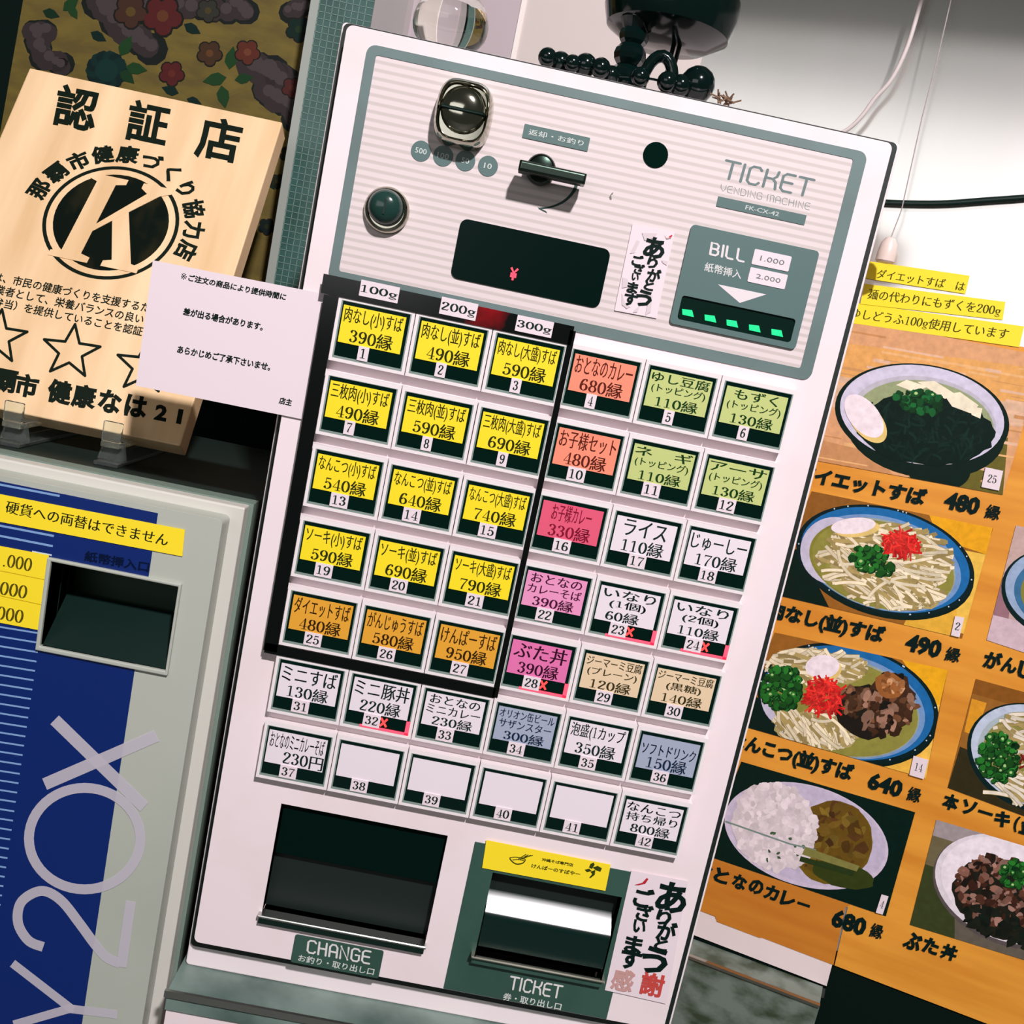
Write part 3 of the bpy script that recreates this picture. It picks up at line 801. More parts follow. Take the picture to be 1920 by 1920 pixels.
p.px(ribbon(two, 18.5), lw, 1)
p.px(ribbon([s5(533,1672), s5(575,1382)], 19), lw, 2)
for a, b_ in (((310,1855),(515,1880)), ((320,1860),(55,1655)), ((320,1850),(60,1925))): p.px(ribbon([s5(*a), s5(*b_)], 16), lw, 1 if a[1] != 1850 else 2)
p.build('sideways_lettering', cm, INKCLEAR)
t = sheet('yellow_sign', [(-90,909),(347,993),(342,1043),(-96,960)], KP, 'yellow sign strip with black writing across the top of the change machine', 'sign', M_yellow, -.0006)
p = Print(KP, -.001); p.fit_px(mincho('硬貨への両替はできません'), (13,938), (318,1002), (9,961), (30, 36, 16)); p.build('lettering', t)
t = sheet('value_sign', [(-60,1012),(92,1041),(72,1181),(-80,1152)], KP, 'yellow sign with rows of zeros beside the note recess', 'sign', M_yellow, -.0006)
p = Print(KP, -.001)
for (x, y), tx in (((9,1038),'.000'), ((2,1090),'000'), ((-4,1136),'000')):
    p.fit_px(mincho(tx), (x, y), (62 if tx[0] == '.' else (53 if y < 1100 else 46), y+ (10 if tx[0] == '.' else 9)), (x-4, y+24), (84, 74, 20))
p.px(ribbon([(-60,1058),(84,1087)], 1.2), (190, 160, 20)); p.px(ribbon([(-60,1104),(78,1134)], 1.2), (190, 160, 20))
p.build('lettering', t)

# ------------------------------------------------------------------ wooden plaque leaning back on clear stands
d0 = RC.transposed() @ Vector(((351-960)/FPX, (839-960)/FPX, 1))
BR = CAM + d0*((.11-CAM.y)/d0.y)
WP = Pl(BR, 0, (0, .48465, .87452))
A_ = WP.px(530, 228); B_ = WP.px(55, 128); hh = (A_[1]+B_[1])/2; ww = A_[0]-B_[0]
pq = thing('wooden_plaque', 'light wooden certificate board with burnt black lettering and a ringed letter K', 'plaque', WP)
M_wood = mat('pale_wood', (238, 206, 164), .55, noise=(7, (216, 178, 132), .3, .68, (5, 1, .6)), bump=.05)
x0 = A_[0]-ww; x1 = A_[0]
MB().box(x0, x1, 0, .022, 0, hh).build('board', M_wood, pq, bevel=.0012)
burn = (8, 22, 12)
p = Print(WP, 0)
for ch, x, y, sz in (('認',143,202,80), ('証',277,230,78), ('店',410,262,82)): chp(p, ch, x, y, sz, burn, .028, 1, 11.6, 1.0)
ecx, ecz = x0+.507*ww, hh*(1-.423); R1 = .176*hh
p.loc(ribbon(ell_path(ecx, ecz, R1-.002, R1-.002, 64), .0032, True), burn, 1)
for i, ch in enumerate('那覇市健康づくり協力店'):
    a = math.radians(166 - i*17.6); rr = R1+.0125
    cx, cz = ecx+rr*math.cos(a), ecz+rr*math.sin(a); ps = font_polys(ch, .04); bb = bbox(ps); mx, my = (bb[0]+bb[1])/2, (bb[2]+bb[3])/2
    sc = .0185; ca_, sa_ = math.cos(a-math.pi/2), math.sin(a-math.pi/2)
    p.loc([[(cx+sc*((u-mx)*ca_-(v-my)*sa_), cz+sc*((u-mx)*sa_+(v-my)*ca_)) for u, v in qd] for qd in ps], burn, 1)
for tx, tl, tr, bl in (('は、市民の健康づくりを支援するた',(-8,509),(283,569),(-14,527)), ('業者として、栄養バランスの良い',(-6,533),(272,590),(-12,551)), ('弁当）を提供していることを認証',(-8,556),(270,613),(-14,574))):
    p.fit_px(font_polys(tx, .018), tl, tr, bl, burn)
for ch, x, y, sz in (('那',-38,705,44),('覇',10,714,44),('市',50,723,44),('健',112,735,46),('康',158,744,46),('な',206,753,44),('は',255,762,42),('2',302,774,30),('1',337,781,28)): chp(p, ch, x, y, sz, burn, .045, 1, 11, 1.0, {'2': .78, '1': .34}.get(ch, 1.0))
for cx, cy in ((-4,631),(133,659),(271,688)):
    st = []
    for i in range(10):
        a = math.radians(-90+36*i+8); r_ = 56 if i % 2 == 0 else 23
        st.append((cx+r_*math.cos(a)*1.0, cy+r_*math.sin(a)*.92))
    for i in range(10): p.px(ribbon([st[i], st[(i+1) % 10]], 5.2), burn, 1)
    for c in st: p.px([disc(c[0], c[1], 2.6, n=8)], burn, 2)
p.build('burnt_lettering', pq)
em = MB(); em.lathe_y(ecx, ecz, [(.148*hh, -.0002), (.148*hh, .001)], 48)
emb = em.build('emblem_disc', mat('burnt_wood', (52, 46, 24), .8, spec=.08, noise=(22, (6, 16, 10), .48, .72, (1, 1, .45))), pq)
# serif italic K standing proud of the burnt disc
KM = MB(); U = .148*hh*1.14
def kp(*pts): return [(ecx+U*(x+.10*z), ecz+U*z) for x, z in pts]
KM.prism(kp((-.62,.80),(-.05,.80),(-.05,.70),(-.20,.66),(-.20,-.66),(-.05,-.70),(-.05,-.80),(-.66,-.80),(-.66,-.70),(-.50,-.66),(-.50,.66),(-.62,.70)), -.0006, 0)
KM.prism(kp((-.20,-.10),(.32,.62),(.20,.70),(.20,.80),(.68,.80),(.68,.70),(.52,.62),(.06,.08),(-.20,-.24)), -.0008, 0)
KM.prism(kp((.0,.04),(.18,.24),(.58,-.66),(.72,-.70),(.72,-.80),(.16,-.80),(.16,-.70),(.28,-.66)), -.0007, 0)
KM.build('emblem_letter', M_wood, pq)

def stand(px, label):
    base = zt+.0085
    SP = Pl((0, .02, Z0))
    c = SP.px(px, 860, .07)[0]
    t = thing('plate_stand', label, 'stand', SP, 'clear stands under the plaque')
    bz = BR.z - Z0
    MB().box(c-.0095, c+.0095, .062, .20, base, base+.003).build('foot', M_acryl, t, bevel=.0006)
    MB().prism([(c-.011, base+.003), (c+.011, base+.003), (c+.0075, bz-.004), (c-.0075, bz-.004)], .072, .078).build('upright', M_acryl, t, bevel=.0008)
    MB().box(c-.0075, c+.0075, .066, .115, bz-.0085, bz-.004).build('ledge', M_acryl, t, bevel=.0008)
    MB().box(c-.0075, c+.0075, .066, .070, bz-.004, bz+.012).build('hook', M_acryl, t, bevel=.0012)
stand(206, 'clear acrylic stand under the right half of the wooden plaque')
stand(18, 'clear acrylic stand under the wooden plaque at the left picture edge')

# ------------------------------------------------------------------ patterned cloth and vinyl strip behind
FP = Pl((0, .40, Z0))
fb = thing('patterned_cloth', 'dark gold cloth with flowers and purple clouds hanging behind the plaque', 'cloth', FP)
cl = [(114,-400),(622,-400),(512,700),(-60,600)]
M_gold = mat('gold_cloth', (102, 86, 22), .75, noise=(30, (84, 70, 16), .35, .65, (1, 1, 2.5)), bump=.1)
MB().prism([FP.px(*c) for c in cl], -.001, .001).build('cloth', M_gold, fb)
class Motif(Print):
    def __init__(s):
        Print.__init__(s, FP, -.001); s.clip = cl
    def px(s, polys, col, layer=1): Print.px(s, polys, tuple(v*.62 for v in col), layer)
p = Motif()
def motif(name):
    global p
    p.build(name, fb); p = Motif()
pur, pur2 = (78, 66, 66), (104, 90, 92)
rc = random.Random(11)
def cloud(pts, col, r, layer=1, n=5):
    for a, b_ in zip(pts, pts[1:]):
        for i in range(n):
            u = i/n
            p.px([disc(a[0]+(b_[0]-a[0])*u+rc.uniform(-4, 4), a[1]+(b_[1]-a[1])*u+rc.uniform(-4, 4), r*rc.uniform(.75, 1.15), n=10)], col, layer+rc.random()*.8)
for pts, r in (([(185,5),(240,60),(290,95)],26), ([(200,10),(260,20),(330,12),(450,20)],22), ([(65,70),(80,105),(125,128)],18), ([(60,55),(95,60)],16), ([(470,120),(510,140),(560,180)],28), ([(500,170),(550,200),(560,225)],24), ([(540,20),(575,10)],16), ([(440,5),(470,30)],20)):
    cloud(pts, (30, 40, 36), r+3, 1); cloud(pts, pur, r, 2); cloud([(x+3, y-4) for x, y in pts], pur2, r*.55, 3, 4); motif('printed_cloud')
def flower(cx, cy, r, col, col2):
    for i in range(5):
        a = math.radians(72*i+15); p.px([disc(cx+r*.58*math.cos(a), cy+r*.58*math.sin(a), r*.5, n=10)], (36, 36, 30), 4+.05*i)
    for i in range(5):
        a = math.radians(72*i+15); p.px([disc(cx+r*.56*math.cos(a), cy+r*.56*math.sin(a), r*.41, n=10)], col, 5+.1*i)
    p.px([disc(cx, cy, r*.3, n=10)], col2, 6); motif('printed_flower')
def leaf(cx, cy, l, ang, col):
    a = math.radians(ang); c, s_ = math.cos(a), math.sin(a)
    pts = [(0, 0), (.3, .26), (.6, .24), (1, 0), (.6, -.24), (.3, -.26)]
    p.px([[(cx+l*(u*c-v*s_), cy+l*(u*s_+v*c)) for u, v in pts]], col, 4+rc.random()*.5); motif('printed_leaf')
red, br_, grn, dgr = (120, 44, 44), (98, 66, 44), (40, 92, 44), (14, 52, 44)
for f in ((305,30,38,red,(140,80,50)), (245,22,32,(96,62,48),(130,100,50)), (393,100,24,br_,(140,90,50)), (464,98,24,(132,62,46),(160,90,60)), (322,138,24,red,(140,60,50)), (390,20,22,(70,70,60),(100,90,50)), (548,165,20,(110,50,48),(130,70,50)), (560,55,24,dgr,(40,70,40)), (541,290,16,(30,40,34),(60,60,40)), (500,425,16,(20,40,40),(50,60,30)), (520,340,14,(40,50,30),(80,80,30))): flower(*f)
for i in range(14):
    a = 2*math.pi*i/14; p.px([disc(200+26*math.cos(a), 132+24*math.sin(a), 14, n=8)], (16, 62, 56) if i % 2 else (12, 48, 46), 4+.03*i)
p.px([disc(200, 132, 22, n=12)], (18, 70, 62), 5); motif('printed_flower')
for c in ((225,105,44,-60,grn),(235,125,42,10,grn),(225,130,38,45,(30,80,40)),(430,130,44,-80,grn),(425,145,46,170,grn),(415,160,44,80,grn),(440,150,36,-10,(34,86,44)),(118,20,40,-40,grn),(80,20,34,20,(24,64,40)),(130,10,30,60,grn),(170,60,34,30,dgr),(345,45,36,30,dgr),(335,175,34,200,dgr),(350,185,30,20,dgr),(500,330,30,60,dgr),(525,240,26,100,dgr)): leaf(*c)
for i in range(16):
    cx, cy = rc.uniform(160, 520), rc.uniform(20, 200)
    p.px(ribbon(smooth_path([(cx-40, cy+14), (cx, cy), (cx+42, cy+8)]), .9), (176, 146, 60), .3)
p.build('printed_waves', fb)
VP_ = Pl((0, .33, Z0))
vs_ = thing('vinyl_strip', 'grey-green vinyl strip with a square grid behind the left edge of the ticket machine', 'vinyl strip', VP_)
a0 = VP_.px(600,-20); b0 = VP_.px(646,-20); c0 = VP_.px(562,640)
vx0 = VP_.px(600, 0)[0]; vx1 = VP_.px(642, 0)[0]; vz0 = VP_.px(540, 700)[1]; vz1 = VP_.px(620, -40)[1]+.16
MB().box(vx0, vx1+.03, 0, .002, vz0, vz1).build('sheet', mat('teal_vinyl', (56, 90, 84), .3, noise=(25, (42, 74, 68), .35, .6)), vs_)
MB().box(vx0-.008, vx0, -.002, .003, vz0, vz1).build('edge_band', mat('pale_vinyl_edge', (150, 156, 150), .4), vs_)
gm = MB(); st = .0062
for i in range(int((vx1+.03-vx0)/st)): gm.box(vx0+st*i, vx0+st*i+.0006, -.0004, 0, vz0, vz1)
for i in range(int((vz1-vz0)/st)): gm.box(vx0, vx1+.03, -.0004, 0, vz0+st*i, vz0+st*i+.0006)
gm.build('grid_threads', mat('grid_thread', (104, 134, 126), .5), vs_)

# ------------------------------------------------------------------ ornaments on top of the ticket machine
TZ = .1785
def top_x(x, y, d): return MP.px(x, y, d)[0]
t = thing('glass_ornament', 'clear glass apple-shaped ornament on the top left of the ticket machine', 'ornament', MP)
gx = top_x(845, 45, .045)
pr = []
for i in range(15):
    a = math.pi*i/14
    pr.append((max(.0262*math.sin(a)**.8*(1+.10*math.cos(a)), .002), TZ+.0005+.022-.022*math.cos(a)*1.0+ (0)))
MB().lathe_z(gx, .045, pr, 12).build('glass_body', M_glass, t, smooth=True)
MB().lathe_z(gx, .045, [(.0022, TZ+.040), (.0016, TZ+.049), (.0026, TZ+.056)], 10).build('glass_stem', M_glass, t, smooth=True)
M_onyx = mat('black_bead', (4, 20, 18), .12)
t = thing('black_ornament', 'tall black ornament with a round dish on a beaded stem atop the ticket machine', 'ornament', MP)
ox, oy = top_x(1180, 110, .05), .05
dxx = top_x(1262, 30, .05)
zd = MP.px(1262, 72, .05)[1]
dish = MB(); dish.lathe_z(dxx, oy+.02, [(.004, zd-.0005), (.030, zd), (.044, zd+.008), (.048, zd+.020), (.047, zd+.034), (.040, zd+.040), (.004, zd+.041)], 40)
dish.build('dish', M_onyx, t, smooth=True)
stem = MB()
zb = TZ
for dz, r_ in ((.006, .0125), (.0215, .0115), (.0345, .0105)): stem.lathe_z(ox, oy, [(max(r_*math.sin(math.pi*i/8), .002), zb+dz+.003-r_*.85*math.cos(math.pi*i/8)+r_*.2) for i in range(9)], 8)
stem.lathe_z(ox, oy, [(.007, zb+.040), (.012, zb+.050), (.013, zd+.03)], 16)
stem.build('beaded_stem', M_onyx, t)
for a, b_ in ((1278, 1256), (1266, 1248)):
    MB().tube([(top_x(a, 72, .06), .06, zd+.004), (top_x(b_, 140, .06), .06, TZ+.001)], .0016).build('leg', M_onyx, t)
rg = MB(); rcx = top_x(1240, 115, .04)
rg.tube([(rcx+.011*math.cos(math.pi*i/12), .035, TZ+.004+.023*math.sin(math.pi*i/12)) for i in range(13)], .0042, 10)
rg.build('handle', M_onyx, t, smooth=True)
beads = [(1024,13,.02),(1050,15,.03),(1073,12,.02),(1098,16,.025),(1128,14,.02),(1150,13,.03),(1206,13,.018),(1258,14,.018),(1285,15,.022),(1316,25,.03)]
t = thing('bead_string', 'string of black round beads lying along the top edge of the ticket machine', 'beads', MP)
pts = []
for x, r_, d in beads:
    r_ = r_*.00041*1.2; bx = top_x(x, 120, d)
    MB().ball((bx, d, TZ+r_), r_).build('bead', M_onyx, t, smooth=True)
    pts.append((bx, d, TZ+r_))
MB().tube(pts, .0008, 6).build('cord', M_onyx, t)
t = thing('straw_bundle', 'small bundle of dry brown straw beside the black beads', 'straw', MP)
for i in range(14):
    bx = top_x(1352+rc.uniform(-8, 30), 180, .02)
    a = rc.uniform(-1.2, 1.2); L = rc.uniform(.006, .013)
    MB().tube([(bx, .016+rc.uniform(0, .01), TZ+.0012+rc.uniform(0, .003)), (bx+L*math.sin(a), .02+rc.uniform(-.004, .004), TZ+.003+L*.55*abs(math.cos(a)))], .0006, 5).build('stalk', mat('dry_straw', (120, 92, 70), .8), t)

# ------------------------------------------------------------------ cables in front of the steel wall
def cable(name, pts, r_, m, label, cat, dep):
    P = [(lambda u: (u[0], dep, u[1]))(PP.px(x, y, dep)) for x, y in smooth_path(pts, 6)]
    return tag(MB().tube(P, r_, 10).build(name, m, pl=PP, smooth=True), label, cat)
cable('white_cable', [(1850,-420),(1800,-220),(1750,-60),(1728,0),(1702,85),(1672,148),(1640,185),(1614,220),(1584,246),(1540,262),(1500,300)], .0019, mat('white_cable_sleeve', (206, 194, 192), .5), 'white cable curving down in front of the steel wall', 'cable', -.02)
cable('black_cable', [(1560,372),(1658,380),(1760,382),(1850,376),(1920,371),(2010,362),(2200,350),(2500,352),(2900,380)], .0028, M_black, 'black cable running sideways across the steel wall', 'cable', -.004)
pc = thing('pull_cord', 'thin pull cord with a white plastic knob hanging by the steel wall', 'pull cord', PP)
P = [(lambda u: (u[0], -.03, u[1]))(PP.px(x, y, -.03)) for x, y in ((1880,-440),(1783,0),(1757,112),(1730,215),(1690,395),(1668,452))]
MB().tube(P, .0005, 6).build('cord', mat('grey_cord', (170, 160, 158), .6), pc)
kx, kz = PP.px(1664, 470, -.03)
MB().lathe_z(kx, -.03, [(.0012, kz+.0115), (.0040, kz+.0105), (.0068, kz+.0060), (.0080, kz-.002), (.0080, kz-.0088), (.0070, kz-.0100)], 20).build('knob', mat('ivory_knob', (226, 206, 198), .4), pc, smooth=True)

# ------------------------------------------------------------------ menu poster on the right wall
po = thing('menu_poster', 'orange wood-grain menu poster with photographs of noodle bowls on the right wall', 'poster', PP)
M_poster = mat('orange_woodgrain_print', (232, 158, 56), .4, noise=(9, (212, 134, 40), .32, .62, (.7, 1, 6)))
M_poster2 = mat('darker_woodgrain_print', (204, 128, 40), .4, noise=(9, (190, 112, 30), .32, .62, (.7, 1, 6)))
def ppoly(pts, dep=0.0): return [PP.px(x, y, dep) for x, y in pts]
MB().prism(ppoly([(1520,588),(2080,676),(2060,1330),(2015,1981),(1565,1809),(1590,1700),(1300,1590)]), -.0012, -.0004).build('sheet', M_poster, po)
MB().prism(ppoly([(1290,1560),(1606,1690),(1585,1700),(1563,1808),(1430,1757),(1424,1757),(1345,1727),(1341,1717),(1312,1706),(1270,1692)]), -.0016, -.0012).build('lower_strip', M_poster2, po)
RP = random.Random(5)
def E(cx, cy, rx, ry, rot=0.0, n=40, wob=0.0):
    a = math.radians(rot); c, s_ = math.cos(a), math.sin(a); out = []
    for i in range(n):
        t_ = 2*math.pi*i/n; k_ = 1+RP.uniform(-wob, wob); u, v = rx*k_*math.cos(t_), ry*k_*math.sin(t_)
        out.append((cx+u*c-v*s_, cy+u*s_+v*c))
    return out
def inside(e):
    cx, cy, rx, ry, rot = e
    a = math.radians(rot); t_ = RP.uniform(0, 2*math.pi); r_ = math.sqrt(RP.random())
    u, v = rx*r_*math.cos(t_), ry*r_*math.sin(t_)
    return cx+u*math.cos(a)-v*math.sin(a), cy+u*math.sin(a)+v*math.cos(a)
def shade(c, lo, hi):
    k_ = RP.uniform(lo, hi); return tuple(min(255, v*k_) for v in c)
def bowl_rings(p, e, rings):
    """rings: (scale, dx, dy, colour)"""
    for i, (f, dx, dy, col) in enumerate(rings):
        p.px([E(e[0]+dx, e[1]+dy, e[2]*f, e[3]*f, e[4], 56)], col, 2+i)
def noodles(p, e, n, layer=8, w=6.0, col=(226,208,170), dirs=(20, 40)):
    for i in range(n):
        x, y = inside(e); a = math.radians(RP.uniform(*dirs)+RP.choice((0, 0, 180))); L = RP.uniform(60, 130); bend = RP.uniform(-.9, .9)
        pts = []
        for k_ in range(5):
            pts.append((x, y)); x += L/4*math.cos(a); y += L/4*math.sin(a); a += bend/4*1.6
        pts = smooth_path(pts, 3)
        ly = layer+3.5*i/n
        ok = [q_ for q_ in pts if ((q_[0]-e[0])/e[2]/1.12)**2+((q_[1]-e[1])/e[3]/1.18)**2 < 1.0]
        if len(ok) < 5: continue
        p.px(ribbon(ok, w+1.8), shade((166,146,92), .85, 1.1), ly); p.px(ribbon(ok, w), shade(col, .88, 1.06), ly+.05)
def onions(p, e, n, layer=13, col=(34,104,36)):
    for i in range(n):
        x, y = inside(e); r_ = RP.uniform(4, 8.5)
        p.px([E(x+1, y+1.5, r_*1.1, r_*.9, 0, 9, .2)], (12, 48, 22), layer+i*.008)
        p.px([E(x, y, r_, r_*.8, RP.uniform(0, 180), 9, .2)], shade(col, .6, 1.25), layer+.05+i*.008)
        if RP.random() < .16: p.px([E(x, y, r_*.42, r_*.36, 0, 7)], (168, 200, 130), layer+.12+i*.008)
def shreds(p, e, n, layer=15, col=(214,34,34), w=4.0, L=(14, 34)):
    for i in range(n):
        x, y = inside(e); a = RP.uniform(0, 6.28); l_ = RP.uniform(*L)
        p.px(ribbon(smooth_path([(x-l_/2*math.cos(a), y-l_/2*math.sin(a)), (x+RP.uniform(-3, 3), y+RP.uniform(-3, 3)), (x+l_/2*math.cos(a), y+l_/2*math.sin(a))], 3), w), shade(col, .75, 1.1), layer+i*.008)
def egg(p, cx, cy, rx, ry, rot, dx=6, dy=10, layer=13):
    p.px([E(cx+dx, cy+dy, rx, ry, rot)], (226, 196, 120), layer); p.px([E(cx, cy, rx, ry, rot)], (240, 226, 234), layer+.5)
def meat(p, e, n, layer=13, cols=((64,40,26),(40,28,20),(112,72,48),(150,112,92),(28,26,20)), r=(5, 14)):
    for i in range(n):
        x, y = inside(e); r_ = RP.uniform(*r)
        p.px([E(x, y, r_, r_*RP.uniform(.4, .9), RP.uniform(0, 180), 9, .3)], shade(RP.choice(cols), .8, 1.15), layer+i*.01)
def photo(clip, bg, planks=()):
    p = Print(PP, -.0018, .00004); p.clip = clip
    p.px([clip], bg, 0)
    for q_, c in planks: p.px([q_], c, 1+.1*RP.random())
    return p
def done(p, *name_tag):
    return p.build('dish_photo', po, INKGLOSS)
def grain(p, cl, cols, n=60, ang=10):
    xs = [c[0] for c in cl]; ys = [c[1] for c in cl]
    for i in range(n):
        x, y = RP.uniform(min(xs), max(xs)), RP.uniform(min(ys), max(ys)); L = RP.uniform(30, 130); a = math.radians(ang)
        p.px(ribbon([(x, y), (x+L*math.cos(a), y+L*math.sin(a))], RP.uniform(1.5, 7)), RP.choice(cols), 1+RP.random()*.4)
# dark seaweed bowl, top left
cl = [(1560,590),(1958,668),(1880,928),(1500,858)]
p = photo(cl, (216, 160, 116), [([(1560,640),(1940,690),(1930,760),(1540,700)], (224,164,96)), ([(1540,700),(1930,760),(1915,800),(1530,760)], (214,176,146)), ([(1520,820),(1640,850),(1700,920),(1500,880)], (198,142,96)), ([(1690,900),(1890,820),(1880,930),(1700,930)], (104,96,40))])
grain(p, cl, ((206,150,96),(228,176,120),(222,180,150),(196,140,90)), 70)
e = (1729,778,160,95,9)
p.px([E(1735,806,150,90,8)], (8,30,24), 1.8); p.px([E(1760,880,60,40,6)], (8,30,24), 1.8)
bowl_rings(p, e, ((1.03,0,3,(8,30,24)), (.97,0,0,(206,200,222)), (.86,2,10,(188,184,196)), (.82,4,14,(150,160,120))))
p.px([E(1735,806,128,66,6,44,.05)], (6,28,23), 7)
shreds(p, (1735,806,120,62,6), 120, 7.5, (14,40,32), 4, (14,30))
for q_ in ([(1680,722),(1700,712),(1740,725),(1715,735)], [(1720,716),(1752,714),(1790,738),(1772,748)], [(1770,740),(1800,735),(1835,760),(1820,775),(1785,762)], [(1815,760),(1842,766),(1838,785),(1822,778)]): p.px([q_], shade((232,222,196), .95, 1.05), 9)
onions(p, (1722,752,44,22,12), 60, 10, (20,84,40))
egg(p, 1620,780,48,27,50,6,10)
done(p)
# noodles with red ginger, second row
def soba(cl, e, bgp, greens, reds, eggp, nd, extra=None, dark=True):
    p = photo(cl, (150, 96, 36), bgp)
    p.px([E(e[0]+1, e[1]+8, e[2]*1.02, e[3]*1.03, e[4])], (8,30,26), 1.9)
    bowl_rings(p, e, ((1.03,0,1,(10,32,34)), (.975,0,0,(30,104,166)), (.90,-4,6,(116,150,196)), (.86,-8,8,(150,160,150)), (.83,-8,9,(132,128,52))))
    p.px([E(e[0]-e[2]*.58, e[1]-e[3]*.18, e[2]*.38, e[3]*.66, e[4]+24)], (196,190,212), 5.5)
    p.px([E(e[0]-4, e[1]+10, e[2]*.82, e[3]*.82, e[4])], (142,138,64), 6.5)
    for n_ in nd:
        p.px([E(n_[0][0], n_[0][1], n_[0][2]*.95, n_[0][3]*.95, n_[0][4], 30, .08)], (176,158,104), 7)
        noodles(p, n_[0], int(n_[1]*2.0), 8, 5.5, (236,222,192), n_[2])
    onions(p, greens[0], greens[1]); shreds(p, reds[0], reds[1], 16); shreds(p, reds[0], reds[1]//2, 17, (236,56,48), 2.5)
    if eggp: egg(p, *eggp)
    if extra: extra(p)
    for k_ in range(18):
        t_ = RP.uniform(0, 6.28); a = math.radians(e[4]); u, v = e[2]*1.0*math.cos(t_), e[3]*1.0*math.sin(t_)
        p.px([disc(e[0]+u*math.cos(a)-v*math.sin(a), e[1]+u*math.sin(a)+v*math.cos(a), 1.6, n=6)], (190,205,215), 18)
    return p
pk = lambda *q_: list(q_)
p = soba([(1522,921),(1862,990),(1804,1197),(1440,1112)], (1660,1050,166,96,15),
    [(pk((1740,960),(1862,985),(1850,1040),(1760,1010)), (232,164,30)), (pk((1800,1030),(1850,1040),(1810,1190),(1760,1170)), (236,190,80)), (pk((1700,1160),(1790,1120),(1800,1200),(1690,1180)), (226,172,60)), (pk((1440,1030),(1500,1030),(1560,1150),(1440,1115)), (8,30,24)), (pk((1522,921),(1600,935),(1540,980),(1500,990)), (140,90,36))],
    ((1636,1050,42,24,20), 90), ((1690,1020,30,21,15), 85), (1600,986,42,15,-6,8,6),
    [((1660,1050,118,62,14), 110, (-10,40)), ((1680,1105,90,34,14), 70, (10,45))])
done(p)
def ribs(p):
    p.px([E(1620,1335,56,50,30,20,.1)], (30,26,20), 13); p.px([E(1665,1320,50,58,20,20,.1)], (64,42,28), 13.2)
    meat(p, (1665,1322,46,56,20), 110, 13.5); meat(p, (1612,1315,36,26,20), 40, 13.4, ((100,66,44),(70,46,30),(130,90,66)))
    p.px([E(1668,1285,30,24,30,14,.1)], (150,92,46), 14.8); meat(p, (1672,1282,24,16,30), 30, 15, ((170,112,66),(190,140,100),(140,84,44)), (3, 7))
p = soba([(1453,1186),(1777,1256),(1736,1460),(1380,1358)], (1590,1318,168,106,14),
    [(pk((1690,1235),(1777,1256),(1760,1330),(1740,1310)), (236,170,30)), (pk((1745,1320),(1762,1322),(1736,1460),(1690,1440)), (240,190,80)), (pk((1620,1420),(1720,1400),(1736,1460),(1620,1430)), (236,182,70)), (pk((1380,1300),(1430,1310),(1520,1400),(1380,1370)), (8,30,24))],
    ((1466,1290,36,42,15), 130), ((1546,1306,34,30,40), 95), (1542,1250,32,22,-4,4,6),
    [((1530,1250,90,30,10), 60, (0,30)), ((1545,1368,62,34,20), 80, (40,80)), ((1480,1360,30,30,30), 26, (40,60))], ribs)
done(p)
# curry plate
cl = [(1390,1428),(1716,1523),(1661,1718),(1320,1603)]
p = photo(cl, (6, 30, 24))
e = (1512,1567,158,94,17)
bowl_rings(p, e, ((1.0,0,0,(206,192,214)), (.95,2,-2,(196,184,208))))
p.px([E(1560,1580,76,78,30,36,.02)], (110,88,22), 5); p.px([E(1562,1576,72,74,30,36,.03)], (104,78,24), 6)
meat(p, (1560,1572,60,60,30), 60, 6.3, ((96,66,24),(112,86,30),(84,54,26),(120,96,36)), (5, 16))
p.px([E(1580,1640,60,24,15,24,.05)], (52,62,22), 7)
p.px([E(1452,1550,76,84,-38,40,.05)], (214,200,206), 7.5)
for i in range(260):
    x, y = inside((1452,1550,76,82,-38)); r_ = RP.uniform(5, 11)
    p.px([E(x, y, r_, r_*.8, RP.uniform(0, 180), 9, .15)], shade((230,216,220), .88, 1.04), 8+i*.008)
for i in range(14):
    x, y = inside((1470,1590,50,36,20)); p.px([E(x, y, 4, 2.4, RP.uniform(0, 180), 8, .3)], (70,92,64), 10)
p.px(ribbon([(1360,1540),(1480,1582),(1530,1594)], 3), (120,140,132), 11)
p.px([[(1510,1588),(1612,1624),(1606,1634),(1504,1602)]], (128,124,66), 11.5)
p.px(ribbon([(1500,1610),(1600,1638)], 10), (40,56,24), 11.2)
done(p)
# right column photographs, cut by the picture edge
def part_bowl(cl, bgp, e, kind):
    p = photo(cl, (150,98,40) if kind != 'rice' else (100,92,80), bgp)
    p.px([E(e[0], e[1]+4, e[2]*1.03, e[3]*1.04, e[4])], (10,34,34) if kind != 'rice' else (90,80,80), 1.9)
    return p
cl = [(1905,985),(2040,1015),(2000,1250),(1850,1200)]
p = part_bowl(cl, [(pk((1905,985),(2040,1015),(2000,1250),(1850,1200)), (196,166,160)), (pk((1870,1080),(1900,1085),(1890,1170),(1862,1160)), (150,110,120)), (pk((1850,1150),(1930,1170),(1920,1230),(1845,1200)), (206,180,190))], (1985,1110,106,80,15), 'soup')
bowl_rings(p, (1985,1110,106,80,15), ((.96,0,0,(150,170,200)), (.84,4,6,(60,110,150)), (.74,6,8,(130,126,60))))
done(p)
cl = [(1830,1273),(2010,1322),(1960,1545),(1777,1477)]
p = part_bowl(cl, [(pk((1830,1273),(2010,1322),(2000,1350),(1822,1300)), (136,84,30)), (pk((1822,1310),(1850,1318),(1830,1380),(1808,1372)), (220,150,40)), (pk((1800,1400),(1850,1420),(1960,1545),(1777,1477)), (50,44,24))], (1940,1418,128,94,24), 'soup')
e = (1940,1418,128,94,24)
